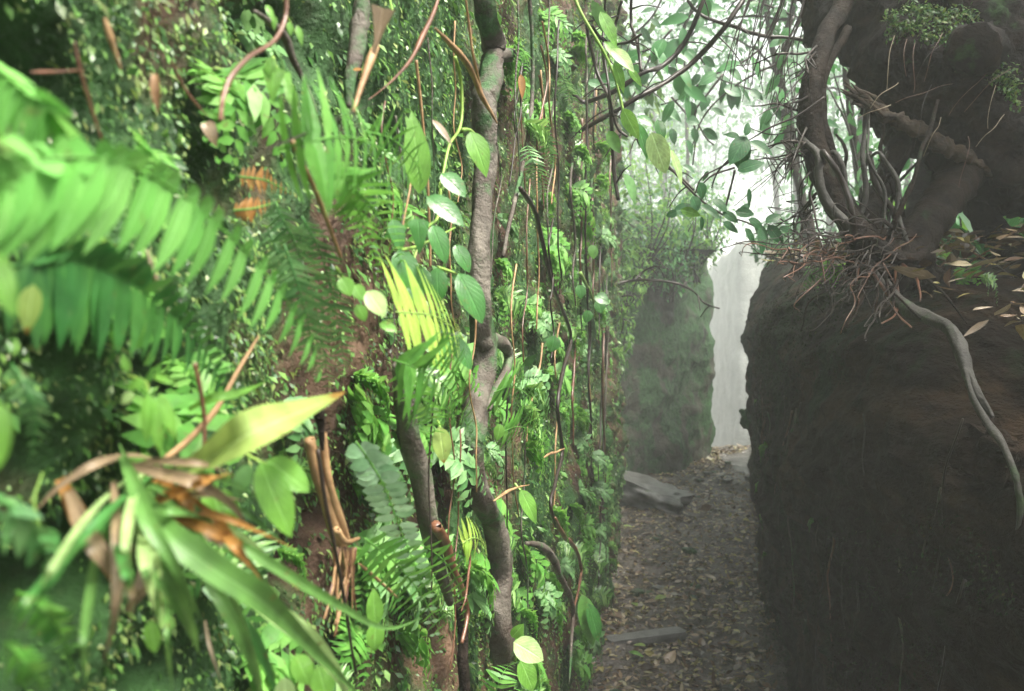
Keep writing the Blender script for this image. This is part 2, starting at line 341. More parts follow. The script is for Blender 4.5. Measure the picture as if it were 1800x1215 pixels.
# ------------------------------------------------------------------ left far block, far blocks, right wall
def block(name, corners, h, amp, mat, label, cat='wall', seg=90, hz=70, top=3.0, hf=None, tdir=(-.6, .8), rnd=0.0, BZ=-.2):
    """a wall face running through the corners (x, y), with a flat top going back to the left of the run"""
    cc = np.array(corners, float); sl = np.concatenate([[0], np.cumsum(np.linalg.norm(np.diff(cc, axis=0), axis=1))]); u = np.linspace(0, sl[-1], seg)
    c = np.stack([np.interp(u, sl, cc[:, 0]), np.interp(u, sl, cc[:, 1])], 1)
    for _ in range(3): c[1:-1] = (c[:-2]+c[1:-1]*2+c[2:])/4
    t = nrm(np.gradient(c, axis=0)); n2 = np.stack([t[:, 1], -t[:, 0]], 1)     # outward
    V = []
    prof = [(v/(hz-1)) for v in range(hz)]
    for i in range(seg):
        H = hf(c[i]) if hf else h
        for v in prof:
            if v < .8: z = BZ+(H-BZ)*v/.8; o = -rnd*max(0, (z-.72*H)/(.28*H))**2.2; z -= rnd*.3*max(0, (z-.72*H)/(.28*H))**3
            else:
                q = (v-.8)/.2; z = H-rnd*.3+(.1*math.sin(q*3)+.05*q)*(1+rnd); o = -rnd-top*q**1.5
            x, y = c[i]-np.asarray(tdir)*o
            ky = .45 if hf else 1
            d = amp*(1.3*fbm(x*1.1, y*1.1*ky, z*1.6+3, 3)+.6*abs(fbm(x*4, y*4*ky, z*5, 3))+.22*fbm(x*16, y*16*ky, z*16, 3))
            if v < .8 and not rnd: d -= .12*max(0, (z-H*.9)/(H*.1+.01))**2
            V.append((x+n2[i][0]*d, y+n2[i][1]*d, z+(.6*d if v >= .8 else 0)))
    F = [[i*hz+j, (i+1)*hz+j, (i+1)*hz+j+1, i*hz+j+1] for i in range(seg-1) for j in range(hz-1)]
    b = MB(); b.add(V, F); return tag(b.build(name, mat), label, cat)
block('rock_wall', [(-2.5, 8.1), (.9, 8.55), (1.9, 9.5), (2.62, 10.5), (2.75, 11.2), (2.9, 13)], 3.1, .08, 'farwall',
      'grey misty rock block standing behind the far end of the left wall', 'wall', 200, 90, 3, None, (-.6, .8), .3)
block('rock_wall', [(16, 31.5), (9.05, 32), (9.4, 35), (10.6, 44)][::-1], 5.8, .12, 'farglow',
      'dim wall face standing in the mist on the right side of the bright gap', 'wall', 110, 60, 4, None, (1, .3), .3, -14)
block('rock_wall', [(8, 74), (20, 75), (38, 74)], 10.5, .35, 'farglow',
      'farthest wall, coloured pale for the mist glow, closing the gap', 'wall', 80, 60, 4, None, (-.3, 1), .3, -15)
RWX = [(-1.0, .93), (.6, .93), (1.5, .95), (2.2, .985), (3.45, 1.146), (6, 1.87), (8.9, 2.69), (9.25, 2.95), (9.4, 4.5), (9.5, 7)]
def rtop(c):
    y = c[1]; return float(np.interp(y, [0, 1.2, 1.7, 2.1, 3, 5, 7, 9], [1.40, 1.45, 1.54, 1.70, 1.80, 2.0, 2.4, 2.55]))
rc = [(x, y) for y, x in RWX][::-1]
block('earth_wall', rc, 0, .075, 'soilshade', 'earth wall on the right, shade put into its colour, roots spilling over its top', 'wall', 1000, 190, 4.2, rtop, (1, .15), .30)
def rw(y, z, off=0):                                        # a point of the right wall face
    x = np.interp(y, [a[0] for a in RWX[:7]], [a[1] for a in RWX[:7]]); return V3(x-off, y, z)
n_ = 60000; y_ = 1.0+8*rng.random(n_)**1.7; z_ = rng.uniform(.1, 1.7, n_); k_ = np.array([fbm(a*1.3, b_*3, 21, 3) > .0 and not (a < 2.3 and b_ > 1.15) for a, b_ in zip(y_, z_)]); y_, z_ = y_[k_], z_[k_]; n_ = len(y_)
pos_ = np.stack([np.interp(y_, [a[0] for a in RWX[:7]], [a[1] for a in RWX[:7]])-.03+rng.normal(0, .02, n_), y_, z_], 1)
b = MB(); leaves(b, pos_, nrm(rng.normal(0, .5, (n_, 3))+V3(-.6, 0, -.7)), nrm(rng.normal(0, .5, (n_, 3))+V3(-1, 0, .6)), .009*rng.lognormal(0, .35, n_), .005, 'oval', 3, .2, .2)
tag(b.build('moss', 'mossdark'), 'dark moss scraps clinging to the right wall', 'moss', None, 'stuff')
# terrace behind the right wall and hills on either side
def hr(u, v):
    y = -4+v*60; x0 = float(np.interp(y, [a[0] for a in RWX[:7]], [a[1] for a in RWX[:7]]))+1.0 if y < 8 else 4.2+(y-8)*.36
    x = x0+u*u*24; z = (float(rtop((0, y)))-.35 if y < 10 else 2.0)+.1*fbm(x, y, 1, 3)+u*1.6
    if y > 22: z = z-(y-22)*.05
    return (x, y, z)
tag(gridmesh('hill', hr, 70, 110, 'soilshade'), 'forest ground above the right wall', 'hill', None, 'structure')
def hl(u, v):
    y = 8.9+v*46; x = 2.3-(1-u)*26+(max(0, y-13))*.04; return (x, y, 2.55+.12*fbm(x, y, 4, 3)+.05*(y-9))
tag(gridmesh('hill', hl, 70, 70, 'soilshade'), 'forest ground above the left far block', 'hill', None, 'structure')

# ------------------------------------------------------------------ lianas and stems on the left wall
def stem_thing(name, pts, rad, mat, label, cat, group=None, n=40, sides=9, wob=.004, knob=.12, part='stem'):
    t = thing(name, pts[0], label, cat, group)
    b = MB(); tube(b, pts, rad, n, sides, wob, knob); b.build(part, mat, t); return t
def w_(l, off=.03): return [W(*q, off) if len(q) == 2 else W(*q) for q in l]
def px(r, x): return r*( .27/max(.02, .177-.984*(x-900)/FPX))/FPX    # a radius of r pixels at that place on the wall
t = thing('liana', W(895, 1215, .05), 'thick grey brown liana climbing the middle of the left wall top to bottom', 'liana', None)
b = MB(); tube(b, w_([(842, -60), (852, 20), (866, 90), (852, 170), (853, 250), (850, 340), (845, 400), (841, 470), (845, 560), (850, 620), (845, 680), (832, 740), (826, 790), (838, 860), (868, 925), (882, 1000), (878, 1090), (890, 1170), (900, 1260)], .05),
   [px(r*.86, 850) for r in (21, 22, 23, 20, 21, 24, 22, 20, 24, 27, 25)], 110, 16, .004, .2)
b.build('stem', 'bark', t)
b = MB(); tube(b, w_([(850, 600), (872, 598), (893, 615), (890, 650), (868, 690), (858, 720)], .055), [px(14, 860), px(9, 870), px(5, 870)], 26, 10, .002, .2); b.build('side_stem', 'bark', t)
b = MB(); tube(b, w_([(868, 100), (895, 96), (925, 108)], .055), [px(10, 880), px(12, 880), px(3, 880)], 12, 8); b.build('side_stem', 'bark', t)
stem_thing('liana', w_([(700, 640), (708, 700), (722, 770), (738, 830), (748, 890), (757, 940), (772, 1000), (790, 1060)], .04), [px(r, 740) for r in (12, 17, 19, 18, 17, 14, 8)], 'bark', 'shorter grey liana left of the thick one, bare in its lower middle', 'liana', None, 50, 12)
stem_thing('liana', w_([(806, 1060), (812, 1110), (812, 1170), (818, 1260)], .04), [px(8, 810), px(10, 810)], 'barkwet', 'dark upright stem at the bottom edge between two lianas', 'liana')
stem_thing('root', w_([(765, 925), (785, 960), (798, 1010), (815, 1040), (822, 1075), (812, 1130)], .055), [px(9, 790), px(8, 790), px(5, 790), px(3, 790)], 'twigred', 'red brown root leaving the shorter liana toward the bottom', 'root')
t = stem_thing('dead_stem', w_([(548, 770), (560, 830), (575, 880), (590, 935), (603, 970), (602, 1010)], .045), [px(9, 560), px(11, 570), px(10, 590), px(6, 600)], 'tan', 'pale tan split dead stem with dangling root fibres at the lower left', 'dead stem')
b = MB(); tube(b, w_([(570, 760), (580, 850), (600, 920), (612, 955)], .05), [px(7, 560), px(8, 570), px(5, 600)], 24, 7, .002, .2); b.build('side_stem', 'tan', t)
b = MB(); tube(b, w_([(590, 930), (608, 952), (630, 946)], .055), [px(6, 600), px(5, 600), px(3, 600)], 12, 7); b.build('side_stem', 'tan', t)
for k in range(13):
    x = 585+k*3.3; x2 = x+random.uniform(-22, 16); L = random.uniform(80, 170)
    b = MB(); tube(b, w_([(x, 960), (x+random.uniform(-8, 8), 960+L*.5), (x2, 960+L)], .05), [px(2.6, 600), px(1.2, 600)], 14, 5, .003); b.build('root_fibre', 'tan' if k % 3 else 'twigred', t)
STEMS = [
 ('dark thin stem running down beside the tan dead stem', 'stem', 'twig', .06, [(560, 790), (575, 900), (595, 1000), (612, 1090), (628, 1180)], (4.5, 4, 3)),
 ('glossy reddish stem arching in from the top left', 'stem', 'twigred', .09, [(500, -20), (499, 30), (480, 72), (440, 100), (410, 135), (395, 175), (390, 215)], (5.5, 6, 5.5, 4.5)),
 ('forked brown twig bent down from the top edge', 'twig', 'twigred', .08, [(775, -20), (765, 15), (742, 62), (722, 105), (690, 140), (648, 172)], (5, 6, 6, 5, 2.5)),
 ('brown stick with a tan lower end hanging over the thick liana', 'stick', 'tan', .11, [(765, 50), (790, 75), (825, 115), (845, 160), (862, 195), (874, 218)], (4, 6, 7, 7, 5)),
 ('thin upright stem behind the pointed upright leaf', 'stem', 'tan', .05, [(732, 105), (738, 160), (745, 230), (753, 300), (757, 420), (757, 470)], (4, 3, 3, 2.5)),
 ('thin brown vine crossing in front of the thick liana near the top', 'vine', 'tan', .1, [(815, -20), (825, 50), (830, 90), (838, 130), (845, 160)], (3, 3, 3.5)),
 ('thin lichen spotted vine hanging just right of the thick liana', 'vine', 'bark', .06, [(930, -20), (935, 60), (936, 150), (932, 210), (920, 290), (905, 350), (893, 400), (885, 450)], (5, 5, 4.5, 4)),
 ('dark wiry liana snaking down right of the thick liana', 'liana', 'twig', .07, [(915, 330), (940, 370), (955, 430), (968, 490), (990, 550), (1004, 595), (990, 650), (980, 710), (985, 760), (988, 800), (975, 850), (968, 890), (978, 925)], (4, 4.5, 5, 4.5, 4)),
 ('orange brown crooked root under the wiry liana', 'root', 'twigred', .075, [(975, 910), (990, 940), (1012, 965), (1022, 1000), (1016, 1040), (1008, 1080), (1002, 1130)], (5, 5, 4, 3)),
 ('thick brown root arching out and down at the bottom of the wall', 'root', 'bark', .09, [(925, 955), (948, 958), (968, 975), (980, 1005), (998, 1040), (1008, 1075), (1004, 1130), (1000, 1200)], (7, 8.5, 8, 7.5, 7, 5)),
 ('slender dark twig looping down beside the bottom of the thick liana', 'twig', 'twigred', .09, [(815, 950), (826, 975), (824, 1010), (820, 1050), (812, 1075)], (2.5, 3, 2.5)),
 ('brown stick slanting up behind the yellow strap leaf', 'stick', 'tan', .05, [(285, 810), (330, 775), (380, 720), (420, 650), (455, 590)], (8, 9, 9, 7, 6)),
 ('short straw coloured stick low in the middle of the wall', 'stick', 'tan', .06, [(632, 990), (660, 1015), (700, 1050)], (4, 5, 4)),
 ('straw coloured stem slanting under the fan shaped fern', 'stem', 'tan', .07, [(515, 245), (530, 280), (550, 320), (570, 370), (585, 410), (600, 450)], (5, 5, 5, 5)),
 ('brown broken stub low between the tan stem and the liana', 'stick', 'barkwet', .06, [(555, 700), (562, 740), (566, 790)], (13, 14, 9)),
 ('thin grey twig lying across the dark hollow at top left', 'twig', 'twigred', .04, [(55, 122), (100, 122), (150, 120)], (4, 3.5, 3)),
 ('slanting brown root in the dark hollow at top left', 'root', 'twigred', .05, [(130, 75), (142, 130), (160, 190), (180, 250), (190, 280)], (4, 4, 4, 3)),
 ('thin rust coloured twig left of the arching red stem', 'twig', 'twigred', .04, [(298, 105), (318, 150), (340, 180), (362, 205)], (4, 4, 3)),
 ('tan broken stick high on the left wall', 'stick', 'tan', .05, [(182, 30), (190, 60), (200, 90), (210, 120)], (7, 8, 5)),
 ('pale vertical stick under the big foreground fern', 'stick', 'rootpale', .05, [(258, 440), (270, 480), (285, 520), (298, 555)], (5, 6, 5)),
 ('two thin red stems below the small fingered leaves', 'stem', 'twigred', .06, [(340, 640), (350, 690), (356, 740), (355, 790)], (5, 5, 4)),
 ('tan twig poking right beside the lower liana', 'twig', 'tan', .11, [(868, 880), (895, 862), (930, 852)], (3.5, 4, 2.5)),
 ('short orange twig at the right part of the wall', 'twig', 'tan', .1, [(955, 803), (975, 795), (993, 788)], (2.5, 3, 2.5)),
 ('brown root slanting through the moss near the top of the wall', 'root', 'bark', .03, [(450, 20), (500, 60), (520, 110), (545, 160), (560, 200)], (9, 9, 8, 7, 5)),
 ('mossy dark root standing left of the tan dried sheath', 'root', 'bark', .03, [(640, -20), (635, 40), (625, 90), (615, 140), (612, 190)], (22, 22, 20, 18, 14)),
 ('dark thin twig crossing the fan shaped fern', 'twig', 'twig', .12, [(470, 262), (530, 235), (590, 208), (660, 180)], (2, 2.5, 1.5)),
]
for lab, cat, mat, off, pts, rr in STEMS:
    if cat in ('stick', 'twig', 'root'): rr = (rr[0]*.45, *rr, rr[-1]*.8, rr[-1]*.35)
    mx = sum(p[0] for p in pts)/len(pts); q = w_(pts, off); f = (.3-off)/.27
    b = MB(); tube(b, q, [px(r, mx)*f*.8 for r in rr], 44, 8, .002, .22, len(lab)); o = b.build(cat, mat)
    tag(o, lab, cat)
# many thin roots hanging down the far part of the wall
for k in range(54):
    x = random.uniform(905, 1078) if k > 12 else random.uniform(640, 900); y0 = random.uniform(-20, 760); L = random.uniform(150, 480)
    off = random.uniform(.03, .08); pts = []; xx = x
    for j in range(6): pts.append((xx, y0+L*j/5)); xx += random.uniform(-7, 7)*(1.3 if x < 1000 else .5)
    pts = [(min(1079, a), c) for a, c in pts]
    b = MB(); tube(b, w_(pts, off), [px(2.0, 1010), px(2.4, 1010), px(1.2, 1010)] if x > 1000 else [px(1.6, x), px(1.2, x)], 26, 5, .006)
    tag(b.build('hanging_root', random.choice(['twigred', 'twig', 'tan', 'bark'])), 'thin hanging root trailing down the left wall among the small ferns', 'root', 'thin hanging roots on the left wall')

# ------------------------------------------------------------------ ferns on the left wall
UP = V3(0, 0, 1)
def fern(label, mat, fronds, cat='fern', name='fern'):
    """fronds: (pts as wall pixels with offset, n, length px, width px, sideA, sideB, opts)"""
    t = thing(name, fronds[0][0][0], label, cat)
    for (pts, n, Lm, wd, sA, sB, op) in fronds:
        b, r = MB(), MB(); frond(b, r, pts, n, Lm, wd, sA, sB, **op)
        o = b.build('frond', mat, t); ro = r.mesh('rachis', 'ferndark' if mat in ('ferndark', 'fernblue') else 'fern' if mat != 'fernyel' else 'greenstem'); sub('rachis', ro, o, None)
    return t
def cs(dx, dy, dz=0): return V3(dx, -dz, -dy)     # image-like direction: right, down, toward the camera
# the big blurred frond in front
fern('large bright green fern arching across the left foreground, its broad leaflets hanging', 'fernbig', [
 (w_([(-60, 330, .09), (20, 296, .10), (100, 278, .105), (190, 282, .11), (280, 318, .11), (360, 375, .11), (430, 440, .105), (490, 510, .10), (535, 580, .09), (562, 655, .08)]),
  25, 172*U(250), 62*U(250), cs(-.16, 1, .2), cs(.12, -.10, -.2), dict(shape='pin2', fwd=-.12, prof=[1, 1, 1, .96, .90, .84, .78, .70, .55, .2], curl=.10, rows=10, fold=.16, jit=.03, start=.02, rr=.0007)),
 (w_([(-40, 90, .06), (20, 140, .08), (60, 170, .09), (95, 205, .09), (125, 250, .085), (142, 300, .08)]),
  15, 125*U(60), 50*U(60), cs(-.25, 1, .1), cs(.5, .2, -.2), dict(fwd=.1, prof=[1, 1, .9, .7, .5, .2], curl=.15, rows=7, jit=.09)),
 (w_([(-60, 250, .1), (-20, 230, .11), (10, 260, .12), (20, 330, .12)]), 9, 130*U(0), 50*U(0), cs(-.4, 1, .1), cs(.7, .4, 0), dict(fwd=.1, curl=.15, rows=7))])
fern('dark blue green drooping fern below the large foreground fern', 'ferndark', [
 (w_([(20, 470, .05), (90, 455, .06), (170, 470, .065), (250, 510, .065), (320, 570, .06), (370, 630, .05), (405, 720, .04)]),
  30, 150*U(200, .06), 36*U(200, .06), cs(-.1, 1, .1), cs(.3, -.25, -.2), dict(shape='pin2', rr=.0006, fwd=.1, prof=[.7, 1, 1, .95, .8, .6, .4, .12], curl=.1, rows=7, jit=.08))])
fern('small green fern in the lower left corner', 'fern', [
 (w_([(30, 1040, .06), (75, 1070, .08), (110, 1120, .08), (130, 1190, .07)]), 16, 60*U(60), 20*U(60), cs(-.8, .6, .1), cs(.8, -.2, .1), dict(fwd=.2, jit=.12)),
 (w_([(10, 1130, .06), (50, 1170, .08), (90, 1230, .07)]), 14, 60*U(60), 20*U(60), cs(-.6, .8, .1), cs(.8, -.2, .1), dict(fwd=.2, jit=.12))])
fern('pale fern frond drooping along the lower left edge', 'fernblue', [
 (w_([(20, 640, .05), (50, 690, .06), (62, 750, .06), (50, 830, .05)]), 14, 50*U(40), 16*U(40), cs(-1, .3, 0), cs(1, .3, 0), dict(curl=.1)),
 (w_([(-30, 860, .08), (30, 900, .1), (75, 960, .1), (105, 1040, .09)]), 9, 75*U(40), 36*U(40), cs(-.6, 1, 0), cs(.8, .1, 0), dict(curl=.1))])
# fan shaped fern
fern('mid green fern with a fan of upright leaflets at the upper middle', 'fern', [
 (w_([(490, 262, .1), (540, 250, .12), (590, 240, .13), (635, 245, .13), (680, 268, .12), (712, 300, .11), (735, 340, .1)]),
  17, 108*U(600), 22*U(600), cs(-.22, -1, .1), cs(.05, 1, .15), dict(fwd=.1, prof=[.7, .95, 1, .85, .65, .45, .1], curl=.14, rows=7, jit=.08)),
 (w_([(560, 285, .1), (610, 320, .12), (655, 365, .12), (690, 425, .1), (712, 480, .09)]), 20, 62*U(640), 15*U(640), cs(1, -.35, .1), cs(-.7, .7, .1), dict(fwd=.3, jit=.12)),
 (w_([(640, 230, .1), (690, 245, .11), (730, 285, .11), (745, 330, .1)]), 14, 48*U(700), 12*U(700), cs(.5, -1, .1), cs(-.5, 1, .1), dict(fwd=.3))])
fern('rust tinged fern hanging left of the big glossy leaves', 'fern', [
 (w_([(590, 290, .08), (620, 350, .09), (650, 420, .09), (672, 500, .08)]), 20, 44*U(640), 13*U(640), cs(1, .1, 0), cs(-1, .3, 0), dict(fwd=.3, jit=.2))])
fern('fine blue green fern hanging in a long column behind the big frond tip', 'fernblue', [
 (w_([(478, 350, .05), (515, 420, .06), (545, 500, .06), (565, 590, .06), (578, 690, .05)]), 36, 58*U(540), 9*U(540), cs(1, .25, .1), cs(-1, .35, .1), dict(fwd=.2, prof=[.6, .9, 1, 1, .9, .6, .2], jit=.14, rows=5)),
 (w_([(530, 380, .05), (562, 440, .06), (585, 520, .06), (600, 600, .06), (604, 660, .05)]), 34, 50*U(570), 9*U(570), cs(1, .25, .1), cs(-1, .35, .1), dict(fwd=.2, prof=[.6, .9, 1, 1, .9, .6, .2], jit=.14, rows=5)),
 (w_([(500, 430, .07), (530, 520, .08), (548, 600, .08), (556, 660, .07)]), 32, 50*U(540), 9*U(540), cs(1, .25, .1), cs(-1, .35, .1), dict(fwd=.2, prof=[.6, .9, 1, 1, .9, .6, .2], jit=.14, rows=5)),
 (w_([(470, 400, .04), (490, 450, .05), (505, 510, .05), (520, 570, .05)]), 26, 40*U(500), 8*U(500), cs(1, .25, .1), cs(-1, .35, .1), dict(fwd=.2, jit=.14, rows=5))])
fern('brown and orange withered fern in the shaded hollow', 'deadred', [
 (w_([(420, 310, .04), (470, 318, .05), (520, 345, .05)]), 12, 36*U(470), 12*U(470), cs(0, -1, 0), cs(0, 1, 0), dict()),
 (w_([(410, 370, .04), (450, 365, .05), (500, 350, .05)]), 12, 30*U(470), 12*U(470), cs(0, -1, 0), cs(0, 1, 0), dict())])
fern('small bright yellow green fern with long leaflets left of the thick liana', 'fernyel', [
 (w_([(695, 548, .1), (730, 550, .11), (765, 556, .12), (795, 575, .12), (815, 600, .11), (828, 625, .1)]),
  15, 92*U(760), 19*U(760), cs(-.35, -1, .1), cs(.25, 1, .1), dict(fwd=.05, prof=[.8, 1, 1, .85, .6, .4, .1], curl=.08, rows=7, jit=.05)),])
fern('light green fern under the yellow one, drooping to a long tip', 'fern', [
 (w_([(690, 632, .1), (740, 650, .12), (785, 680, .12), (815, 730, .11), (838, 800, .09)]),
  22, 92*U(770), 17*U(770), cs(.55, -.75, .1), cs(-.35, 1, .1), dict(fwd=.25, prof=[.5, .8, 1, .9, .75, .5, .2, .05], curl=.12, jit=.1)),
 (w_([(700, 650, .08), (735, 690, .09), (760, 740, .09), (768, 790, .08)]), 14, 50*U(740), 14*U(740), cs(1, -.1, .1), cs(-.9, .5, .1), dict(fwd=.25))])
M['fernpale'] = leafmat('fern_pale', [(.20, .40, .2), (.32, .5, .32), (.25, .46, .22)], .45, .3)
fern('grey green sword fern with short rounded paired leaflets, low in the middle', 'fernpale', [
 (w_([(625, 775, .07), (650, 810, .08), (678, 860, .09), (700, 920, .09), (722, 975, .09), (745, 1040, .085), (772, 1145, .07)]),
  26, 40*U(690), 27*U(690), cs(1, -.12, .1), cs(-1, .25, .1), dict(fwd=.02, shape='oval', prof=[.4, .9, 1, 1, .9, .8, .6, .25], curl=.1, jit=.06))])
fern('green fern crossing the lower end of the sword fern', 'fern', [
 (w_([(640, 945, .06), (690, 985, .08), (730, 1030, .085), (765, 1090, .08), (780, 1150, .07)]), 17, 66*U(720), 17*U(720), cs(.8, -.6, .1), cs(-.8, .75, .1), dict(fwd=.2, curl=.1)),
 (w_([(730, 950, .05), (780, 985, .07), (810, 1040, .07), (815, 1100, .06)]), 15, 48*U(780), 15*U(780), cs(.8, -.5, .1), cs(-.8, .65, .1), dict(fwd=.2))])
fern('tiny bright fern tuft between the two lower lianas', 'fernyel', [
 (w_([(812, 955, .09), (832, 945, .1), (850, 955, .1), (860, 985, .09)]), 10, 46*U(830), 10*U(830), cs(-.1, -1, .1), cs(.1, 1, .1), dict(fwd=.1))])
fern('green fern peeping out right of the thick liana at mid height', 'fern', [
 (w_([(868, 690, .08), (900, 680, .1), (935, 700, .1), (960, 735, .09), (975, 780, .08)]), 20, 52*U(900, .1), 12*U(900, .1), cs(.5, -1, .1), cs(-.4, 1, .1), dict(fwd=.2)),
 (w_([(880, 760, .08), (915, 750, .1), (955, 770, .1), (985, 810, .09)]), 20, 50*U(900, .1), 12*U(900, .1), cs(.5, -1, .1), cs(-.4, 1, .1), dict(fwd=.2))])
fern('small lacy grey green fern right of the lichen spotted vine', 'fernblue', [
 (w_([(925, 250, .06), (940, 290, .08), (955, 330, .08), (960, 370, .07)]), 22, 34*U(930), 7*U(930), cs(1, .1, .1), cs(-1, .2, .1), dict(fwd=.3, rows=4)),
 (w_([(945, 215, .06), (965, 260, .08), (972, 300, .08)]), 18, 28*U(950), 7*U(950), cs(1, .1, .1), cs(-1, .2, .1), dict(fwd=.3, rows=4)),
 (w_([(985, 130, .06), (1005, 170, .08), (1022, 215, .08)]), 18, 26*U(980), 7*U(980), cs(1, .1, .1), cs(-1, .2, .1), dict(fwd=.3, rows=4))])
fern('soft green fern cut off by the bottom edge beside the thick liana', 'fern', [
 (w_([(862, 1270, .06), (872, 1215, .08), (890, 1175, .09), (915, 1160, .09)]), 15, 40*U(880, .1), 10*U(880, .1), cs(-.9, -.3, .1), cs(1, .3, .1), dict(fwd=.3)),
 (w_([(905, 1270, .06), (905, 1230, .08), (930, 1200, .09)]), 12, 40*U(880, .1), 10*U(880, .1), cs(-.9, -.3, .1), cs(1, .3, .1), dict(fwd=.3))])

# small ferns: five kinds of tuft, copied over the wall as individuals
protos = []
for kind in range(6):
    fr = []
    for k in range(random.choice([3, 4, 5])):
        a = random.uniform(-1.1, 1.1); L = random.uniform(.07, .13)
        out = V3(math.sin(a)*.6, 0, -math.cos(a)*.75) ; pts = [V3(0, 0, 0), out*L*.45+V3(0, -L*.38, .01), out*L*.95+V3(0, -L*.40, -L*.25)]
        b, r = MB(), MB(); tdir = nrm(out); sA = np.cross(tdir, V3(0, -1, 0))
        frond(b, r, pts, 15 if kind % 2 else 11, L*(.34 if kind % 2 else .42), L*(.085 if kind % 2 else .14), sA, -sA, fwd=.5, rr=.0007, rows=4, jit=.12, prof=[.7, 1, .95, .8, .6, .35, .1], shape='pinna' if kind % 2 else 'lance')
        fr.append(b.mesh('frond', ['fern', 'creep', 'fernblue', 'creep', 'fern', 'fern'][kind]))
    protos.append(fr)
rotw = math.atan2(NW[1], NW[0])+math.pi/2
def place_fern(pos, kind, s, rz, label, group, tilt=0):
    r = thing('small_fern', pos, label, 'fern', group); r.rotation_euler = (0, tilt, rz); r.scale = (s, s, s)
    for me in protos[kind]:
        o = bpy.data.objects.new('frond', me); C.objects.link(o); o.parent = r
for k in range(212):
    if k >= 200: x = random.uniform(825, 880); y = random.choice([random.uniform(640, 800), random.uniform(80, 260), random.uniform(1050, 1215)])
    elif k < 150: x = 880+195*random.random()**.8; y = random.uniform(10, 1240)
    elif k < 180: x = random.uniform(640, 890); y = random.uniform(620, 1215)
    else: x = random.uniform(100, 880); y = random.uniform(0, 1215)
    p = W(x, y, 0)
    if p[2] < .05: continue
    q = lw(np.array([p[1]]), np.array([p[2]]), .005 if k < 200 else .075)[0]
    s = random.uniform(.65, 1.2)*(.62+.20*min(p[1], 6))
    place_fern(q, random.randrange(6), s, rotw+random.uniform(-.5, .5), 'small drooping fern tuft growing on the mossy left wall, one of many alike', 'small fern tufts on the left wall', random.uniform(-.3, .3))

# ------------------------------------------------------------------ leafy vines on the left wall
def leafat(px_, py_, off, dx, dy, Lp, Wp, shape='lance', curl=.2, dz=.2, rows=10, fold=.18, nv=None):
    """one leaf whose base is seen at a wall pixel; direction and size in photograph pixels"""
    p = W(px_, py_, off); u = U(px_, off); b = MB()
    leaves(b, p, cs(dx, dy, dz), cs(.25, -.45, .9) if nv is None else nv, Lp*u, Wp*u, shape, rows, curl, fold, .01)
    return b
def plant(name, label, cat, stems, lv, smat='greenstem', r=2.5):
    """stems: pixel polylines; lv: (x, y, off, dx, dy, length, width, shape, material)"""
    q = stems[0] if stems else [lv[0][:3]]
    t = thing(name, W(*q[0][:2], q[0][2] if len(q[0]) > 2 else .05), label, cat)
    for s in stems:
        b = MB(); mx = sum(a[0] for a in s)/len(s); tube(b, w_(s, .08), [px(r, mx), px(r*.8, mx), px(r*.6, mx)], 26, 6, 0, .1); b.build('stem', smat, t)
    for l in lv:
        b = leafat(*l[:7], *(l[7:8] or ('lance',)), **(l[9] if len(l) > 9 else {})); b.build('leaf', l[8], t)
    return t
plant('vine', 'yellow green vine with one tall pointed leaf and one hanging leaf', 'vine',
  [[(800, 100, .1), (810, 140, .1), (812, 200, .1), (806, 230, .1), (790, 255, .1), (778, 310, .1), (775, 330, .1)], [(812, 228, .1), (825, 228, .1), (840, 240, .1)], [(690, 20, .07), (683, -10, .06)]],
  [(737, 340, .1, -.03, -1, 150, 48, 'lance', 'leafb'), (826, 230, .1, .45, 1, 88, 42, 'lance', 'leafb'), (760, 210, .09, .55, .6, 60, 14, 'lance', 'dead')])
plant('climbing_plant', 'climber with large dark glossy oval leaves overlapping the thick liana', 'climber',
  [[(775, 320, .09), (770, 380, .09), (750, 400, .09), (735, 430, .08), (722, 480, .08)], [(770, 470, .09), (800, 480, .1), (815, 490, .1)], [(700, 440, .08), (740, 430, .08), (800, 400, .08)]],
  [(775, 305, .1, .8, .62, 62, 38, 'oval', 'leaf'), (750, 345, .11, .85, .55, 86, 42, 'oval', 'leaf'), (806, 480, .12, .5, .86, 100, 48, 'oval', 'leaf'),
   (792, 590, .11, .6, .8, 72, 32, 'oval', 'leaf'), (735, 385, .09, .1, 1, 62, 40, 'heart', 'leaf'), (760, 395, .1, .4, .9, 74, 36, 'oval', 'leaf'),
   (700, 440, .09, .4, .9, 76, 48, 'oval', 'leaf'), (745, 470, .1, -.2, 1, 58, 38, 'oval', 'leaf'), (768, 470, .1, .1, 1, 64, 36, 'oval', 'leaf'),
   (715, 400, .08, -.9, .3, 44, 26, 'oval', 'leaf'), (800, 430, .1, .5, .8, 56, 30, 'oval', 'leaf'), (690, 385, .08, .3, .9, 60, 30, 'oval', 'leaf'), (720, 500, .09, .5, .8, 50, 30, 'oval', 'leaf')])
plant('climbing_plant', 'low climber with small round pale leaves beside the yellow fern', 'climber',
  [[(590, 470, .07), (620, 505, .07), (660, 520, .07), (690, 545, .07)]],
  [(600, 487, .09, .5, .8, 38, 30, 'oval', 'leafb'), (622, 500, .09, .5, .7, 34, 26, 'oval', 'leafb'), (645, 512, .1, .65, .75, 56, 38, 'oval', 'leafpale'), (627, 535, .09, .5, .8, 34, 24, 'oval', 'leafb'), (668, 568, .1, 1, .35, 34, 20, 'oval', 'leafb')])
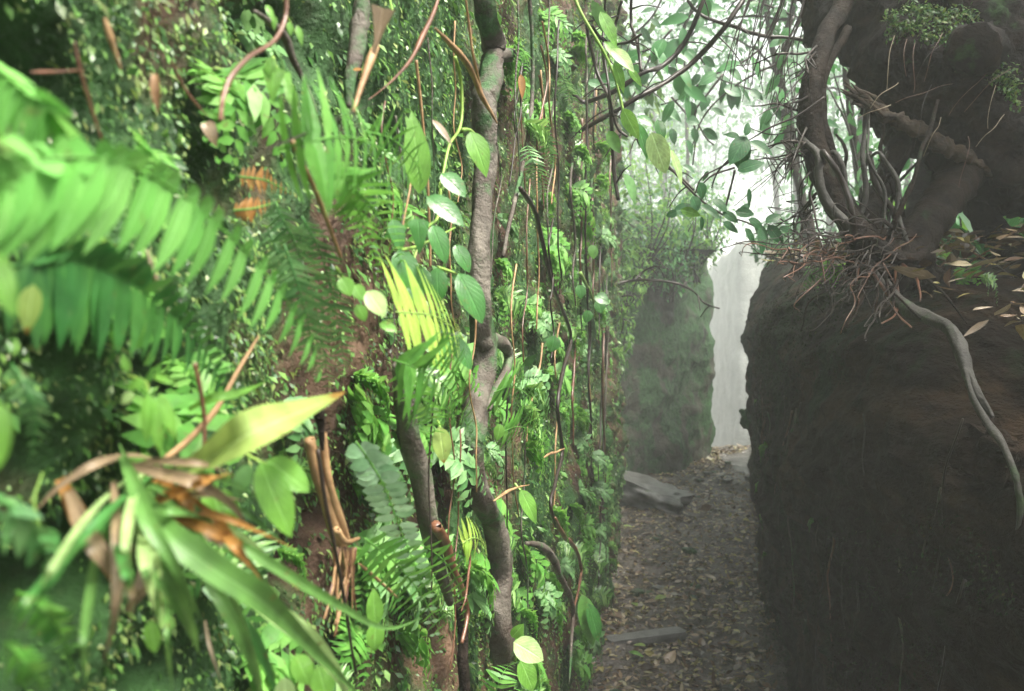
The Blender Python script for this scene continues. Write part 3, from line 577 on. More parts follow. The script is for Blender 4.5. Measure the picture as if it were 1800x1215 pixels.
plant('seedling', 'yellow green heart shaped leaves low on a short stem near the top left', 'plant', [[(480, 100, .05), (488, 120, .06)]],
  [(482, 118, .07, 0, 1, 62, 42, 'heart', 'leafb'), (478, 100, .07, -.1, 1, 34, 20, 'oval', 'leafb'), (495, 128, .07, .4, .7, 44, 30, 'heart', 'leafb'), (505, 150, .07, .4, .9, 50, 22, 'lance', 'leafb')])
plant('seedling', 'little sprout with pairs of bright leaves near the top edge', 'plant', [[(470, 10, .05), (478, 30, .05)], [(500, 20, .05), (520, 60, .05)]],
  [(468, 8, .06, .5, .9, 36, 12, 'lance', 'leafb'), (483, 28, .06, 0, 1, 26, 10, 'lance', 'leafb'), (508, 38, .06, .2, 1, 26, 12, 'lance', 'leafb'), (522, 44, .06, .3, .9, 40, 12, 'lance', 'leafb'), (585, 0, .06, .9, -.3, 40, 10, 'lance', 'fernblue')])
plant('seedling', 'seedling with narrow fingered green leaves in the dark hollow at left', 'plant', [[(225, 660, .05), (255, 670, .06), (262, 690, .07)]],
  [(262, 690, .08, 0, 1, 90, 22, 'lance', 'leafb'), (268, 695, .08, .2, 1, 105, 26, 'lance', 'leafb'), (280, 690, .08, .45, 1, 90, 24, 'lance', 'leafb'), (255, 668, .08, -.9, .4, 36, 20, 'lance', 'leafb'),
   (225, 655, .07, -.2, -1, 36, 16, 'lance', 'leafb'), (270, 660, .08, .8, .2, 44, 14, 'lance', 'leafb'), (235, 690, .07, -.7, .6, 30, 20, 'oval', 'leafpale')])
plant('seedling', 'plant with three broad drooping green leaves right of the yellow strap leaf', 'plant', [[(435, 800, .07), (455, 810, .08), (470, 815, .08)]],
  [(458, 812, .1, .5, 1, 145, 58, 'oval', 'leafb'), (470, 808, .1, .9, .55, 95, 52, 'oval', 'leafb'), (440, 815, .1, -.4, .9, 70, 30, 'oval', 'fernblue'), (370, 860, .08, .5, .9, 90, 66, 'oval', 'leafb')])
plant('seedling', 'upright oval green leaf standing low among the root fibres', 'plant', [[(652, 1100, .06), (655, 1085, .07)]],
  [(660, 1098, .08, 0, -1, 66, 30, 'oval', 'leafb'), (660, 1095, .08, .02, 1, 50, 32, 'oval', 'leafb')])
plant('seedling', 'pale broad ribbed leaves at the foot of the wall right of the thick liana', 'plant', [[(905, 1160, .07), (910, 1140, .08)]],
  [(903, 1128, .1, .75, .35, 62, 44, 'oval', 'leafpale'), (915, 1160, .1, .5, 1, 60, 36, 'oval', 'leafb'), (900, 1120, .09, .3, -.4, 34, 20, 'oval', 'leafb')])
plant('seedling', 'single toothed bright leaf right of the lower liana', 'plant', [[(905, 850, .08), (915, 862, .09)]],
  [(915, 860, .11, .55, 1, 68, 28, 'lance', 'leafb'), (880, 745, .1, -.2, 1, 30, 20, 'oval', 'leafb')])
plant('seedling', 'yellowing tattered leaf beside the shorter liana', 'plant', [[(770, 740, .06), (775, 755, .07)]],
  [(772, 750, .09, .2, 1, 66, 34, 'oval', 'strapyel')])
plant('climbing_plant', 'round leaved climber on the far shaded end of the left wall', 'climber', [[(1020, 480, .08), (1040, 520, .08), (1050, 560, .08)]],
  [(1046, 520, .1, .8, .3, 28, 26, 'oval', 'leaf'), (1050, 528, .1, .4, 1, 24, 24, 'oval', 'leaf'), (1018, 500, .1, .2, 1, 26, 20, 'oval', 'leaf'), (1036, 545, .1, -.3, 1, 24, 18, 'oval', 'leaf'), (1040, 430, .1, .2, 1, 26, 20, 'oval', 'creep'), (975, 590, .1, -.2, 1, 30, 26, 'oval', 'leaf')])
plant('seedling', 'dark broad leaf bending at the foot of the wall beside the path', 'plant', [[(1010, 1040, .06), (1030, 1050, .08)]],
  [(1022, 1045, .1, .3, 1, 95, 36, 'oval', 'creep'), (1034, 1060, .12, .35, 1, 72, 26, 'oval', 'leaf')])
plant('seedling', 'pair of tiny green leaves on the left edge of the wall', 'plant', [[(70, 930, .06), (60, 880, .06), (75, 830, .06)]],
  [(75, 930, .08, .5, .6, 50, 34, 'oval', 'ferndark'), (95, 1090, .08, -.3, 1, 50, 20, 'lance', 'leaf'), (265, 1090, .07, .2, 1, 60, 28, 'oval', 'leafb'), (-10, 700, .12, .1, 1, 130, 60, 'oval', 'leafb'), (-20, 440, .12, .5, 1, 130, 50, 'lance', 'leafb'), (60, 500, .06, -.1, 1, 90, 40, 'lance', 'strapyel')])
plant('seedling', 'leaves crowding the bottom edge under the pale strap leaf', 'plant', [[(520, 1210, .06), (530, 1180, .07)]],
  [(520, 1150, .09, .5, .9, 60, 40, 'oval', 'leafb'), (560, 1170, .09, .3, .9, 60, 44, 'oval', 'leafb'), (500, 1190, .09, .1, 1, 60, 36, 'oval', 'leafpale')])
for k in range(22):
    y = random.uniform(1.2, 3.6); o_ = random.uniform(.15, .9); x = float(np.interp(y, [a[0] for a in RWX[:7]], [a[1] for a in RWX[:7]]))+o_
    place_fern(V3(x, y, rtop((0, y))+.0), random.randrange(6), random.uniform(.7, 1.3), random.uniform(0, 6.28), 'small fern tuft among dead leaves on the shoulder of the right wall', 'fern tufts on the right wall', random.uniform(-.3, .3))
# dried sheath and pale scrap
t = thing('dried_leaf', W(622, 196, .1), 'tan dried leaf sheath opening like a funnel at the top of the wall', 'dried leaf')
b = leafat(658, 95, .12, .22, -1, 80, 42, 'funnel', 0, .1, 8, .35); b.build('leaf_blade', 'dead', t); on(t.children[0], 'dead')
b = MB(); tube(b, w_([(621, 196), (632, 160), (645, 122), (655, 95), (662, 80)], .11), [px(3, 640)*.7, px(5, 640)*.7, px(8, 640)*.7, px(6, 640)*.7], 20, 7); b.build('stalk', 'tan', t)
b = leafat(655, 92, .12, .35, -1, 60, 8, 'strap', .1, .1, 6); b.build('leaf_strip', 'dead', t)
b = leafat(272, 130, .07, .1, 1, 68, 17, 'strap', .3, .1, 14, .6); tag(b.build('dried_leaf', 'tan'), 'cream coloured dried scrap of leaf hanging on the moss at upper left', 'dried leaf')
b = leafat(360, 215, .03, .5, .6, 40, 26, 'oval', .7, .3, 12, .6); tag(b.build('dried_leaf', 'dead'), 'crumpled brown leaf below the arching red stem', 'dried leaf')
b = leafat(915, 130, .08, .1, 1, 45, 14, 'lance', .1, .1, 8, .4); tag(b.build('dried_leaf', 'deadred'), 'rust brown dead leaf hanging right of the thick liana near the top', 'dried leaf')
b = leafat(620, 122, .06, 1, -.05, 18, 8, 'lance', .1, .1, 6, .1); tag(b.build('dried_leaf', 'deadred'), 'tiny orange leaf left of the tan dried sheath', 'dried leaf')

# strap leaved clump, lower left
t = thing('strap_leaf_plant', W(215, 830, .03), 'clump of long arching strap leaves, green, yellow and dead brown, at lower left', 'bromeliad')
def strap(pts, wd, mat, lab=None, off=None):
    wd = wd*.8 if lab else wd*.6
    p = w_(pts); c = spline(p, 26); tt = nrm(np.gradient(c, axis=0)); u = U(pts[len(pts)//2][0], .1)
    s = nrm(np.cross(tt, cs(.3, -.5, 1))); h = PROF['strap'](np.linspace(0, 1, 26))*wd*u*.5; nn = np.cross(s, tt)
    nn *= np.where(nn@V3(.2, -1, .3) < 0, -1, 1)[:, None]
    V = np.stack([c-s*h[:, None], c-s*h[:, None]*.5-nn*(h*.22)[:, None], c-nn*(h*.4)[:, None], c+s*h[:, None]*.5-nn*(h*.22)[:, None], c+s*h[:, None]], 1)
    F = [[k*5+j, k*5+j+1, k*5+j+6, k*5+j+5] for k in range(25) for j in range(4)]
    uv = np.stack(np.broadcast_arrays(V3(0, .25, .5, .75, 1)[None], np.linspace(0, 1, 26)[:, None]), -1)
    b = MB(); b.add(V, F, uv); o = b.build('leaf', mat, t)
    if lab: o['label'] = lab
    return o
strap([(300, 830, .05), (350, 805, .09), (420, 765, .12), (500, 728, .13), (560, 706, .12), (608, 688, .11)], 74, 'strapyel', 'broad yellow leaf with a brown tip')
for pts, wd, m in [
 ([(215, 800, .06), (235, 850, .08), (262, 920, .1), (310, 1000, .11), (355, 1095, .1)], 46, 'strap'),
 ([(225, 860, .06), (250, 940, .08), (290, 1010, .1), (330, 1090, .1), (350, 1150, .08)], 60, 'strap'),
 ([(225, 840, .06), (290, 930, .1), (380, 1000, .12), (470, 1060, .13), (560, 1150, .12), (640, 1230, .1)], 66, 'strap'),
 ([(300, 900, .06), (400, 945, .1), (490, 1000, .12), (590, 1060, .13), (680, 1104, .12), (745, 1085, .1)], 26, 'strap'),
 ([(330, 960, .05), (380, 1040, .08), (420, 1110, .09), (450, 1180, .09), (460, 1240, .08)], 44, 'strap'),
 ([(360, 1030, .05), (420, 1090, .07), (460, 1150, .08), (490, 1230, .08)], 46, 'ferndark'),
 ([(420, 1040, .06), (480, 1075, .09), (540, 1120, .11), (590, 1180, .11), (620, 1240, .1)], 58, 'leafpale'),
 ([(280, 900, .06), (350, 920, .09), (430, 950, .1), (500, 1010, .1)], 40, 'leafpale'),
 ([(200, 845, .06), (205, 920, .09), (207, 1000, .1), (200, 1090, .1), (180, 1170, .08)], 34, 'dead'),
 ([(120, 860, .05), (150, 930, .08), (190, 990, .09), (250, 1060, .08)], 56, 'dead'),
 ([(105, 840, .04), (140, 910, .06), (180, 980, .07), (205, 1040, .06)], 60, 'deadred'),
 ([(215, 815, .06), (280, 830, .08), (350, 850, .1), (410, 890, .1), (440, 940, .09)], 40, 'dead'),
 ([(270, 890, .06), (330, 920, .09), (390, 955, .1), (445, 1000, .09)], 26, 'rootpale'),
 ([(290, 815, .04), (240, 800, .05), (180, 810, .06), (110, 850, .05), (60, 900, .04)], 36, 'dead'),
 ([(250, 900, .03), (270, 960, .05), (250, 1030, .06), (215, 1080, .05)], 70, 'dead'),
 ([(360, 1090, .06), (370, 1140, .07), (390, 1200, .07)], 12, 'rootpale'),
 ([(210, 780, .05), (222, 810, .06), (240, 880, .08), (260, 930, .08)], 12, 'strap'),
 ([(330, 720, .04), (370, 700, .06), (420, 690, .07), (470, 670, .07)], 34, 'leafb'),
 ([(80, 840, .04), (60, 870, .05), (65, 910, .05), (80, 960, .04)], 9, 'strap')]:
    strap(pts, wd, m)

for k in range(26):
    a = random.uniform(-.5, 2.6); L = random.uniform(150, 380); x0 = 225+random.uniform(-40, 60); y0 = 850+random.uniform(-30, 80); q = [(x0, y0, .04)]; x, y = x0, y0
    for j in range(4): x += L/4*math.cos(a); y += L/4*math.sin(a); a += random.uniform(.0, .28) if a < 1.5 else random.uniform(-.28, 0); q.append((x, y, (.07, .09, .1, .08)[j]+random.uniform(-.01, .02)))
    strap(q, random.uniform(16, 40), random.choice(['strap', 'strap', 'dead', 'deadred', 'leafpale', 'ferndark', 'strap']))
# ------------------------------------------------------------------ branches and leaves overhanging the path
def dl_(pts, Y): return [P(a, b, Y if len(q) < 1 else q[0]) for a, b, *q in pts]
BR = [
 ('dark slender branch rising to the right from the left wall across the misty gap', 2.6, [(905, 262), (980, 245), (1060, 208), (1120, 175), (1180, 135), (1230, 95), (1265, 60), (1300, 10), (1320, -40)], (3.2, 4.5)),
 ('curved grey branch just above the slender dark one', 2.8, [(1005, 160), (1030, 172), (1080, 160), (1130, 135), (1170, 110), (1205, 70), (1225, 30), (1250, -30)], (3.4, 4.2)),
 ('dark twig hanging from the top edge to mid wall height', 2.4, [(1033, 40), (1048, 110), (1065, 165), (1070, 210), (1080, 280), (1090, 350)], (2.6, 3.2)),
 ('short upright twig dropping from the top edge into the gap', 2.4, [(1112, -20), (1112, 30), (1118, 75), (1122, 135)], (2.4, 2.8)),
 ('dark twig slanting down from the top right of the gap', 3.2, [(1210, 0), (1240, 20), (1280, 45), (1305, 62), (1360, 60), (1420, 62)], (2.8, 3)),
 ('twig crossing behind the pale green vine leaves', 2.5, [(1100, 210), (1140, 260), (1180, 300), (1215, 340)], (2.6, 2)),
 ('crooked dry twig reaching out over the rock block at mid height', 5.0, [(1080, 500), (1110, 492), (1150, 493), (1190, 500), (1222, 512), (1240, 530), (1262, 542)], (2.6, 1.2)),
 ('fine arched twig above the crooked dry one', 5.0, [(1115, 492), (1130, 478), (1150, 468), (1172, 474)], (1.6, 1)),
 ('thin forked twig at the top of the wall', 2.3, [(1095, 0), (1085, 30), (1060, 55), (1040, 40)], (2.5, 2)),
 ('short crossing twig under the top edge of the gap', 2.3, [(1040, 45), (1070, 62), (1100, 78), (1125, 70)], (2.5, 2)),
 ('fine dark twig hanging vertical beside the vine', 2.35, [(1063, -20), (1065, 40), (1062, 110), (1068, 170), (1085, 215), (1108, 232)], (2.3, 2)),
]
for lab, Y, pts, rr in BR:
    b = MB(); q = dl_(pts, Y); q = [p+V3(0, .05*math.sin(k*1.7), 0) for k, p in enumerate(q)]
    tube(b, q, [r*Y/FPX*1.15 for r in rr], 50, 7, .006, .25, len(lab))
    # side twiglets
    c = spline(q, 12)
    for k in range(2, 11, 2):
        d = V3(random.uniform(-1, 1), random.uniform(-.6, .6), random.uniform(-1, .5)); L = random.uniform(.04, .14)
        tube(b, [c[k], c[k]+nrm(d)*L*.5, c[k]+nrm(d)*L+V3(0, 0, -.02)], [1.6*Y/FPX, .8*Y/FPX], 8, 5, .003)
    tag(b.build('branch' if rr[0] > 3 else 'twig', 'twig'), lab, 'branch' if rr[0] > 3 else 'twig')
def leafy(label, Y, stems, lv, name='leafy_branch', cat='leafy branch', smat='twig', r=2.2, mat='leaf'):
    t = thing(name, P(*stems[0][0][:2], Y), label, cat)
    for s in stems:
        b = MB(); tube(b, dl_(s, Y), [r*Y/FPX, r*.6*Y/FPX], 30, 6, .004, .2); b.build('stem', smat, t)
    for l in lv:
        x, y, dx, dy, L, Wd = l[:6]; m = l[6] if len(l) > 6 else mat; b = MB(); u = Y/FPX
        ll = math.hypot(dx, dy); nv = cs(random.uniform(-.5, .5), random.uniform(-.6, .1), random.uniform(.8, 1.2))
        leaves(b, P(x, y, Y-random.uniform(0, .05)), cs(dx/ll, dy/ll, random.uniform(-.2, .35)), nv, L*u, Wd*u, 'oval' if Wd/L > .45 else 'lance', 9, .18, .2, .01)
        b.build('leaf', m, t)
leafy('leafy twig coloured as a silhouette, drooping across the bright mist in the middle of the gap', 2.2,
 [[(1175, 290), (1205, 325), (1235, 355), (1275, 378), (1310, 388), (1345, 405), (1380, 400)], [(1290, 295), (1250, 310), (1225, 340)], [(1290, 300), (1282, 340), (1276, 365)]],
 [(1184, 372, .9, -.25, 44, 22), (1190, 372, -.25, .1, 20, 14), (1196, 368, 1, .25, 42, 17, 'leafb'), (1228, 320, .35, .8, 32, 26), (1216, 345, .5, .9, 28, 22), (1232, 360, .9, .6, 44, 16), (1252, 350, .8, .6, 36, 20), (1270, 372, .9, .6, 34, 16),
  (1270, 390, 1, .5, 38, 16), (1292, 372, .9, .1, 34, 18), (1300, 376, .6, -.7, 28, 14), (1315, 385, .9, .4, 36, 18), (1325, 395, .8, .6, 40, 20), (1335, 400, .1, 1, 52, 18), (1350, 395, .6, .9, 44, 20), (1310, 400, .5, .9, 34, 16), (1345, 390, .8, -.4, 34, 16), (1370, 400, .9, .2, 30, 14), (1233, 380, .1, 1, 26, 10), (1245, 300, -.4, .8, 20, 8)], mat='leafsilhouette')
leafy('dark twig with a cluster of broad pointed leaves in silhouette colour right of centre', 2.1,
 [[(1450, 170), (1400, 205), (1350, 225), (1310, 248)], [(1300, 260), (1280, 285), (1235, 310), (1222, 340)], [(1292, 270), (1262, 300), (1250, 330)]],
 [(1312, 240, -.6, .9, 62, 34), (1308, 246, -.2, 1, 52, 34), (1318, 248, .9, .55, 48, 20), (1296, 300, .95, -.35, 48, 24), (1300, 240, -.8, -.2, 28, 12), (1310, 238, .2, -.6, 26, 14), (1316, 330, .1, 1, 34, 10)], mat='leafsilhouette')
leafy('leafy twigs hanging in the upper middle of the gap, paler in the mist', 4.6,
 [[(1270, 130), (1240, 170), (1222, 200), (1240, 240), (1255, 255)], [(1370, 110), (1300, 145), (1240, 200), (1215, 260)], [(1180, 170), (1215, 210), (1222, 240), (1218, 290)]],
 [(1272, 155, .9, .2, 36, 26), (1280, 160, .35, 1, 34, 24), (1300, 150, .7, .9, 36, 8), (1216, 178, 0, 1, 36, 20), (1205, 210, .8, .2, 26, 20), (1235, 228, .9, .45, 34, 18), (1218, 225, .3, 1, 26, 14), (1207, 245, .5, 1, 30, 14), (1200, 290, .7, .4, 26, 12), (1245, 170, -.5, .9, 30, 18),
  (1190, 160, .5, .8, 24, 12), (1170, 120, .8, .3, 34, 14), (1150, 80, .9, .1, 50, 16), (1165, 95, .7, .5, 40, 14), (1155, 60, .8, -.5, 30, 12), (1230, 130, -.6, .8, 26, 14), (1190, 200, -.7, .5, 24, 10), (1235, 100, .8, .5, 30, 16), (1252, 190, .8, .5, 26, 12), (1180, 225, .2, 1, 30, 14)], mat='leafsilhouette')
leafy('bright yellow green vine with large translucent leaves hanging at the top of the gap', 2.0,
 [[(1005, -20), (1020, 20), (1050, 70), (1075, 120), (1088, 160), (1098, 200), (1110, 240)]],
 [(1062, 72, .8, .9, 66, 22, 'leafb'), (1075, 85, .85, .9, 60, 26, 'leafpale'), (1080, 108, .4, 1, 56, 18, 'leafb'), (1095, 190, .5, 1, 62, 26, 'leafb'), (1118, 215, .5, 1, 70, 28, 'leaf'), (1145, 232, .4, 1, 78, 40, 'leafpale'), (1178, 262, .4, 1, 70, 18, 'leafpale'), (1098, 305, .5, 1, 58, 26, 'fernblue'),
  (1120, 205, .8, .4, 34, 20, 'leaf'), (1155, 210, .3, 1, 40, 20, 'leaf'), (1040, 0, .6, 1, 80, 22, 'fernblue'), (1055, 20, .5, 1, 70, 24, 'leafb'), (1105, 120, .8, .9, 40, 14, 'leafb'), (1070, 230, .4, 1, 46, 22, 'creep')], 'vine', 'vine', 'greenstem', 3)
for k in range(10):
    x0 = random.uniform(1110, 1440); y0 = random.uniform(-40, 120); Yk = random.uniform(2.6, 6.5); a = random.uniform(.3, 2.6); pts = [(x0, y0)]; x, y = x0, y0
    for j in range(5): x += 42*math.cos(a); y += 38*math.sin(a); a += random.uniform(-.5, .5); pts.append((x, y))
    c_ = spline([(*p_, 0) for p_ in pts], 10); lv = []
    for j in range(1, 10):
        if c_[j][1] > 330: break
        aa = random.uniform(0, 6.28); lv.append((c_[j][0], c_[j][1], math.cos(aa), abs(math.sin(aa))*.9+.1, random.uniform(30, 54)*3.4/Yk+6, random.uniform(13, 22)*3.4/Yk+3))
    leafy('hanging twig of small leaves in the mist at the top of the gap', Yk, [pts], lv, mat=random.choice(['leafsilhouette', 'canopy', 'leafsilhouette', 'under'])); C.objects[-1]
    for o_ in reversed(C.objects):
        if o_.get('category') == 'leafy branch' and 'group' not in o_ and o_['label'].startswith('hanging twig of small'): o_['group'] = 'hanging leafy twigs at the top of the gap'; break
# shrubs spilling over the far end of the left wall
def cloud(n, c, r, size, mat, asp=.42, name='crown', shape='lance', sparse=None, rows=4, curl=.25):
    q = rng.normal(0, 1, (n, 3)); q = nrm(q)*rng.random((n, 1))**.45
    if sparse is not None:
        k = np.array([fbm(*(a*sparse[0]+c[0]), 3) > sparse[1] for a in q]); q = q[k]; n = len(q)
    pos = np.asarray(c)+q*np.asarray(r); b = MB()
    d = nrm(q*.6+rng.normal(0, .6, (n, 3))+V3(0, 0, -.35)); nv = nrm(rng.normal(0, .5, (n, 3))+V3(0, -.2, 1))
    L = size*rng.lognormal(0, .28, n); leaves(b, pos, d, nv, L, L*asp, shape, rows, curl, .2); return b
def shrub(label, c, r, n, size, mat, asp=.42, group=None, base=None, cat='shrub', sparse=(2.2, -.15)):
    base = V3(*base) if base is not None else V3(c[0], c[1], c[2]-r[2])
    t = thing('shrub', base, label, cat, group); cloud(n, c, r, size, mat, asp, sparse=sparse).build('foliage', mat, t)
    b = MB()
    for k in range(7):
        e = V3(*c)+nrm(rng.normal(0, 1, 3))*np.asarray(r)*.8; m_ = (base+e)/2+rng.normal(0, .06, 3)
        tube(b, [base+rng.normal(0, .02, 3), m_, e], [.012, .004], 14, 5, .01)
    b.build('stem', 'twig', t); return t
shrub('leafy shrub spilling over the top of the wall end, beside the misty gap', (.72, 5.9, 3.75), (.42, .6, .9), 1100, .085, 'creep', base=(.2, 6.0, 4.0))
shrub('hanging green foliage against the far corner of the left wall', (.84, 6.35, 2.35), (.16, .2, .75), 520, .06, 'creep', base=(.7, 6.3, 3.0))
shrub('small bright foliage tuft low on the far corner of the left wall', (.86, 6.3, 1.72), (.14, .15, .28), 170, .05, 'leafb', base=(.75, 6.3, 1.9))
shrub('pale green bush on top of the misty rock block', (1.7, 9.3, 2.75), (.6, .5, .45), 700, .09, 'leafb', base=(1.6, 9.6, 2.4))
shrub('bush at the left end of the misty rock block', (.95, 8.7, 2.5), (.5, .4, .6), 600, .09, 'creep', base=(.9, 8.9, 2.4))

for k, (x, y, z, rx, rz, m_) in enumerate([(1.0, 8.15, 2.9, .5, .5, 'under'), (1.45, 8.5, 3.0, .5, .6, 'leafb'), (1.9, 8.95, 2.95, .45, .55, 'under'), (2.3, 9.55, 3.0, .35, .5, 'leafb'), (2.6, 10.4, 3.2, .35, .5, 'under'), (1.2, 8.3, 2.3, .25, .4, 'leafb'), (1.75, 8.8, 2.4, .25, .4, 'under'), (2.2, 9.5, 2.6, .2, .35, 'creep'), (2.75, 11.9, 3.4, .4, .7, 'under'), (3.1, 9.2, 2.75, .4, .3, 'under'), (2.82, 8.5, 2.6, .25, .25, 'under'), (3.6, 9.0, 3.0, .6, .5, 'canopy'), (1.3, 9.6, 3.8, .8, .8, 'leafb'), (2.1, 11.5, 4.1, .7, 1.0, 'leafb'), (1.1, 8.3, 1.6, .14, .35, 'creep')]):
    shrub('bushy overgrowth on the rims of the misty rock walls by the gap', (x, y, z), (rx, .45, rz), 620, .06, m_, .42, 'bushes on the rims of the far walls', None, 'shrub', (3, -.12))
# ------------------------------------------------------------------ tree and log over the right wall
def lump(c0, pts, mat, name, n=70, sides=48, amp=.06, sc=5, flat=.8):
    """a rough thick body: pts of (px, py, Y, radius px)"""
    cc = spline([P(a, b_, Y) for a, b_, Y, r in pts], n); rr = np.interp(np.linspace(0, 1, n), np.linspace(0, 1, len(pts)), [r*Y/FPX for a, b_, Y, r in pts])
    tt = nrm(np.gradient(cc, axis=0)); a = nrm(np.cross(tt, V3(0, 1, 0))); b_ = nrm(np.cross(tt, a)); V = []
    for k in range(n):
        for j in range(sides):
            th = 2*math.pi*j/sides; d = a[k]*math.cos(th)+b_[k]*math.sin(th)*flat; q = cc[k]+d*rr[k]
            dd = amp*(1.2*fbm(*(q*sc), 4)+.6*abs(fbm(*(q*sc*2.7), 3)))+.012*fbm(*(q*40), 2); V.append(q+d*dd)
    F = [[k*sides+j, k*sides+(j+1) % sides, (k+1)*sides+(j+1) % sides, (k+1)*sides+j] for k in range(n-1) for j in range(sides)]
    b2 = MB(); m = len(V); V += [cc[0], cc[-1]]
    for j in range(0, sides, 2): F += [[m, (j+2) % sides, j+1, j], [m+1, (n-1)*sides+j, (n-1)*sides+j+1, (n-1)*sides+(j+2) % sides]]
    b2.add(V, F); return b2.build(name, mat, c0)
t = thing('tree', P(1545, 455, 2.15), 'gnarled small tree with curved stems and reddish rootlets on the right wall', 'tree')
def rt(pts, Y, rad, mat='barkwet', name='trunk', n=50, sides=12, wob=.006, knob=.15):
    b = MB(); q = dl_(pts, Y); tube(b, q, [r*Y/FPX for r in rad], n, sides, wob, knob); return b.build(name, mat, t)
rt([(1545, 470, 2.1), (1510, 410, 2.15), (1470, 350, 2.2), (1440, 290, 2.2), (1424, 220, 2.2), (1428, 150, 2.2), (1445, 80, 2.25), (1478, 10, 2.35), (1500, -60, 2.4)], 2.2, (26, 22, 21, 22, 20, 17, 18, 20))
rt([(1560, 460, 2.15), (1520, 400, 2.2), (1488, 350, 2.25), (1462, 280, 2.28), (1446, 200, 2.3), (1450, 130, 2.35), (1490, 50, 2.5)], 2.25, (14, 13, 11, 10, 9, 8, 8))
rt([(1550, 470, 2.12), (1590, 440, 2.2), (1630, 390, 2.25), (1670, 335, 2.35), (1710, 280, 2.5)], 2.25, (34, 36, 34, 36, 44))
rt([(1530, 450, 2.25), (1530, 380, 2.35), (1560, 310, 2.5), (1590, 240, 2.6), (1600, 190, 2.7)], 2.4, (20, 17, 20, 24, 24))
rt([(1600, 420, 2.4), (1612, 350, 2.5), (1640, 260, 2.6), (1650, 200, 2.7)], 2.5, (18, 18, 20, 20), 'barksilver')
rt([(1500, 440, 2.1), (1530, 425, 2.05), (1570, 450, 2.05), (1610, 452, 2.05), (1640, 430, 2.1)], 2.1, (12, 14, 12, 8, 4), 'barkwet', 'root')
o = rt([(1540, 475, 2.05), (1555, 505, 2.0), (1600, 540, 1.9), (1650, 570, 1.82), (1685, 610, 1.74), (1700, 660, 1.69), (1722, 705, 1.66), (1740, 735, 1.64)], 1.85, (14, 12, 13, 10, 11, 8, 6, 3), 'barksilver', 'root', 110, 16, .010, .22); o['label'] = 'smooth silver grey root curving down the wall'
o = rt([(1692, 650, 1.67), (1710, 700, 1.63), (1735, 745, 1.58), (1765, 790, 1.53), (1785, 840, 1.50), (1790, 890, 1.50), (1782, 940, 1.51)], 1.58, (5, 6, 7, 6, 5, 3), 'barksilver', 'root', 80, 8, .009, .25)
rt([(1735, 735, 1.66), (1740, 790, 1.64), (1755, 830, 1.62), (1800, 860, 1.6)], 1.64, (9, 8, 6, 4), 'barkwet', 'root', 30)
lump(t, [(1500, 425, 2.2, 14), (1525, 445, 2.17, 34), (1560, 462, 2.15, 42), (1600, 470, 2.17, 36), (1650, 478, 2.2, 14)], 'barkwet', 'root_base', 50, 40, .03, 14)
for k in range(13):
    x0 = random.uniform(1500, 1600); x2 = x0+random.uniform(-110, 150); Yk = random.uniform(2.0, 2.5); y2 = random.uniform(160, 300)
    q = [(x0, 450, 2.15), (x0+(x2-x0)*.2+random.uniform(-15, 15), 390, Yk), (x0+(x2-x0)*.5+random.uniform(-22, 22), 330, Yk), (x0+(x2-x0)*.8+random.uniform(-15, 15), 270, Yk), (x2, y2, Yk+.1)]
    r_ = random.uniform(3, 10); rt(q, 2.2, (r_*1.2, r_, r_*.8, r_*.6), random.choice(['barkwet', 'twig', 'barkwet', 'barksilver']), 'stem', 40, 8, .012, .2)
for k in range(10):
    x0 = random.uniform(1520, 1600); q = [(x0, 455, 2.1)]; x, y, Yk = x0, 455, 2.05; a = random.uniform(.5, 2.7)
    for j in range(4): x += random.uniform(15, 40)*math.cos(a); y += random.uniform(15, 38); a += random.uniform(-.6, .6); Yk -= .05; q.append((x, y, Yk))
    rt(q, 2.0, (4.5, 3, 2, 1.2), random.choice(['barkwet', 'twigred', 'barkwet']), 'root', 36, 7, .008, .2)
for k in range(70):                                         # rootlets spraying out of the root plate
    a = random.uniform(R(110), R(265)) if k < 75 else random.uniform(R(60), R(120))
    L = random.uniform(50, 190)*(1 if k < 75 else .5); x0 = random.uniform(1460, 1620); y0 = random.uniform(400, 490)
    x2 = x0+math.cos(a)*L*.9 if k < 75 else x0+random.uniform(-60, 60); y2 = y0+abs(math.sin(a))*L*.55+random.uniform(-20, 60)
    if k < 18: x2 = x0-random.uniform(60, 190); y2 = y0-random.uniform(-30, 70)
    Y0 = 2.1; Y1 = 2.1-random.uniform(.0, .45)
    b = MB(); mid = P((x0+x2)/2+random.uniform(-12, 12), (y0+y2)/2-random.uniform(-6, 12), (Y0+Y1)/2); th = random.uniform(.4, .85)
    e = P(x2, y2, Y1); tube(b, [P(x0, y0, Y0), mid, e, e+V3(random.uniform(-.02, .01), 0, -random.uniform(.0, .04))], [2.0*Y0/FPX*th, 1.5*Y0/FPX*th, .9*Y1/FPX*th], 34, 5, .026, .3, k)
    if k % 2: tube(b, [mid, mid+V3(random.uniform(-.05, .03), -.02, -random.uniform(.03, .08))], [1.3*Y0/FPX, .7*Y0/FPX], 8, 5, .002)
    b.build('rootlet', random.choice(['twigred', 'twig', 'twig', 'barkwet', 'twig', 'twig', 'barkwet'][:6 if k % 4 else 7]), t)
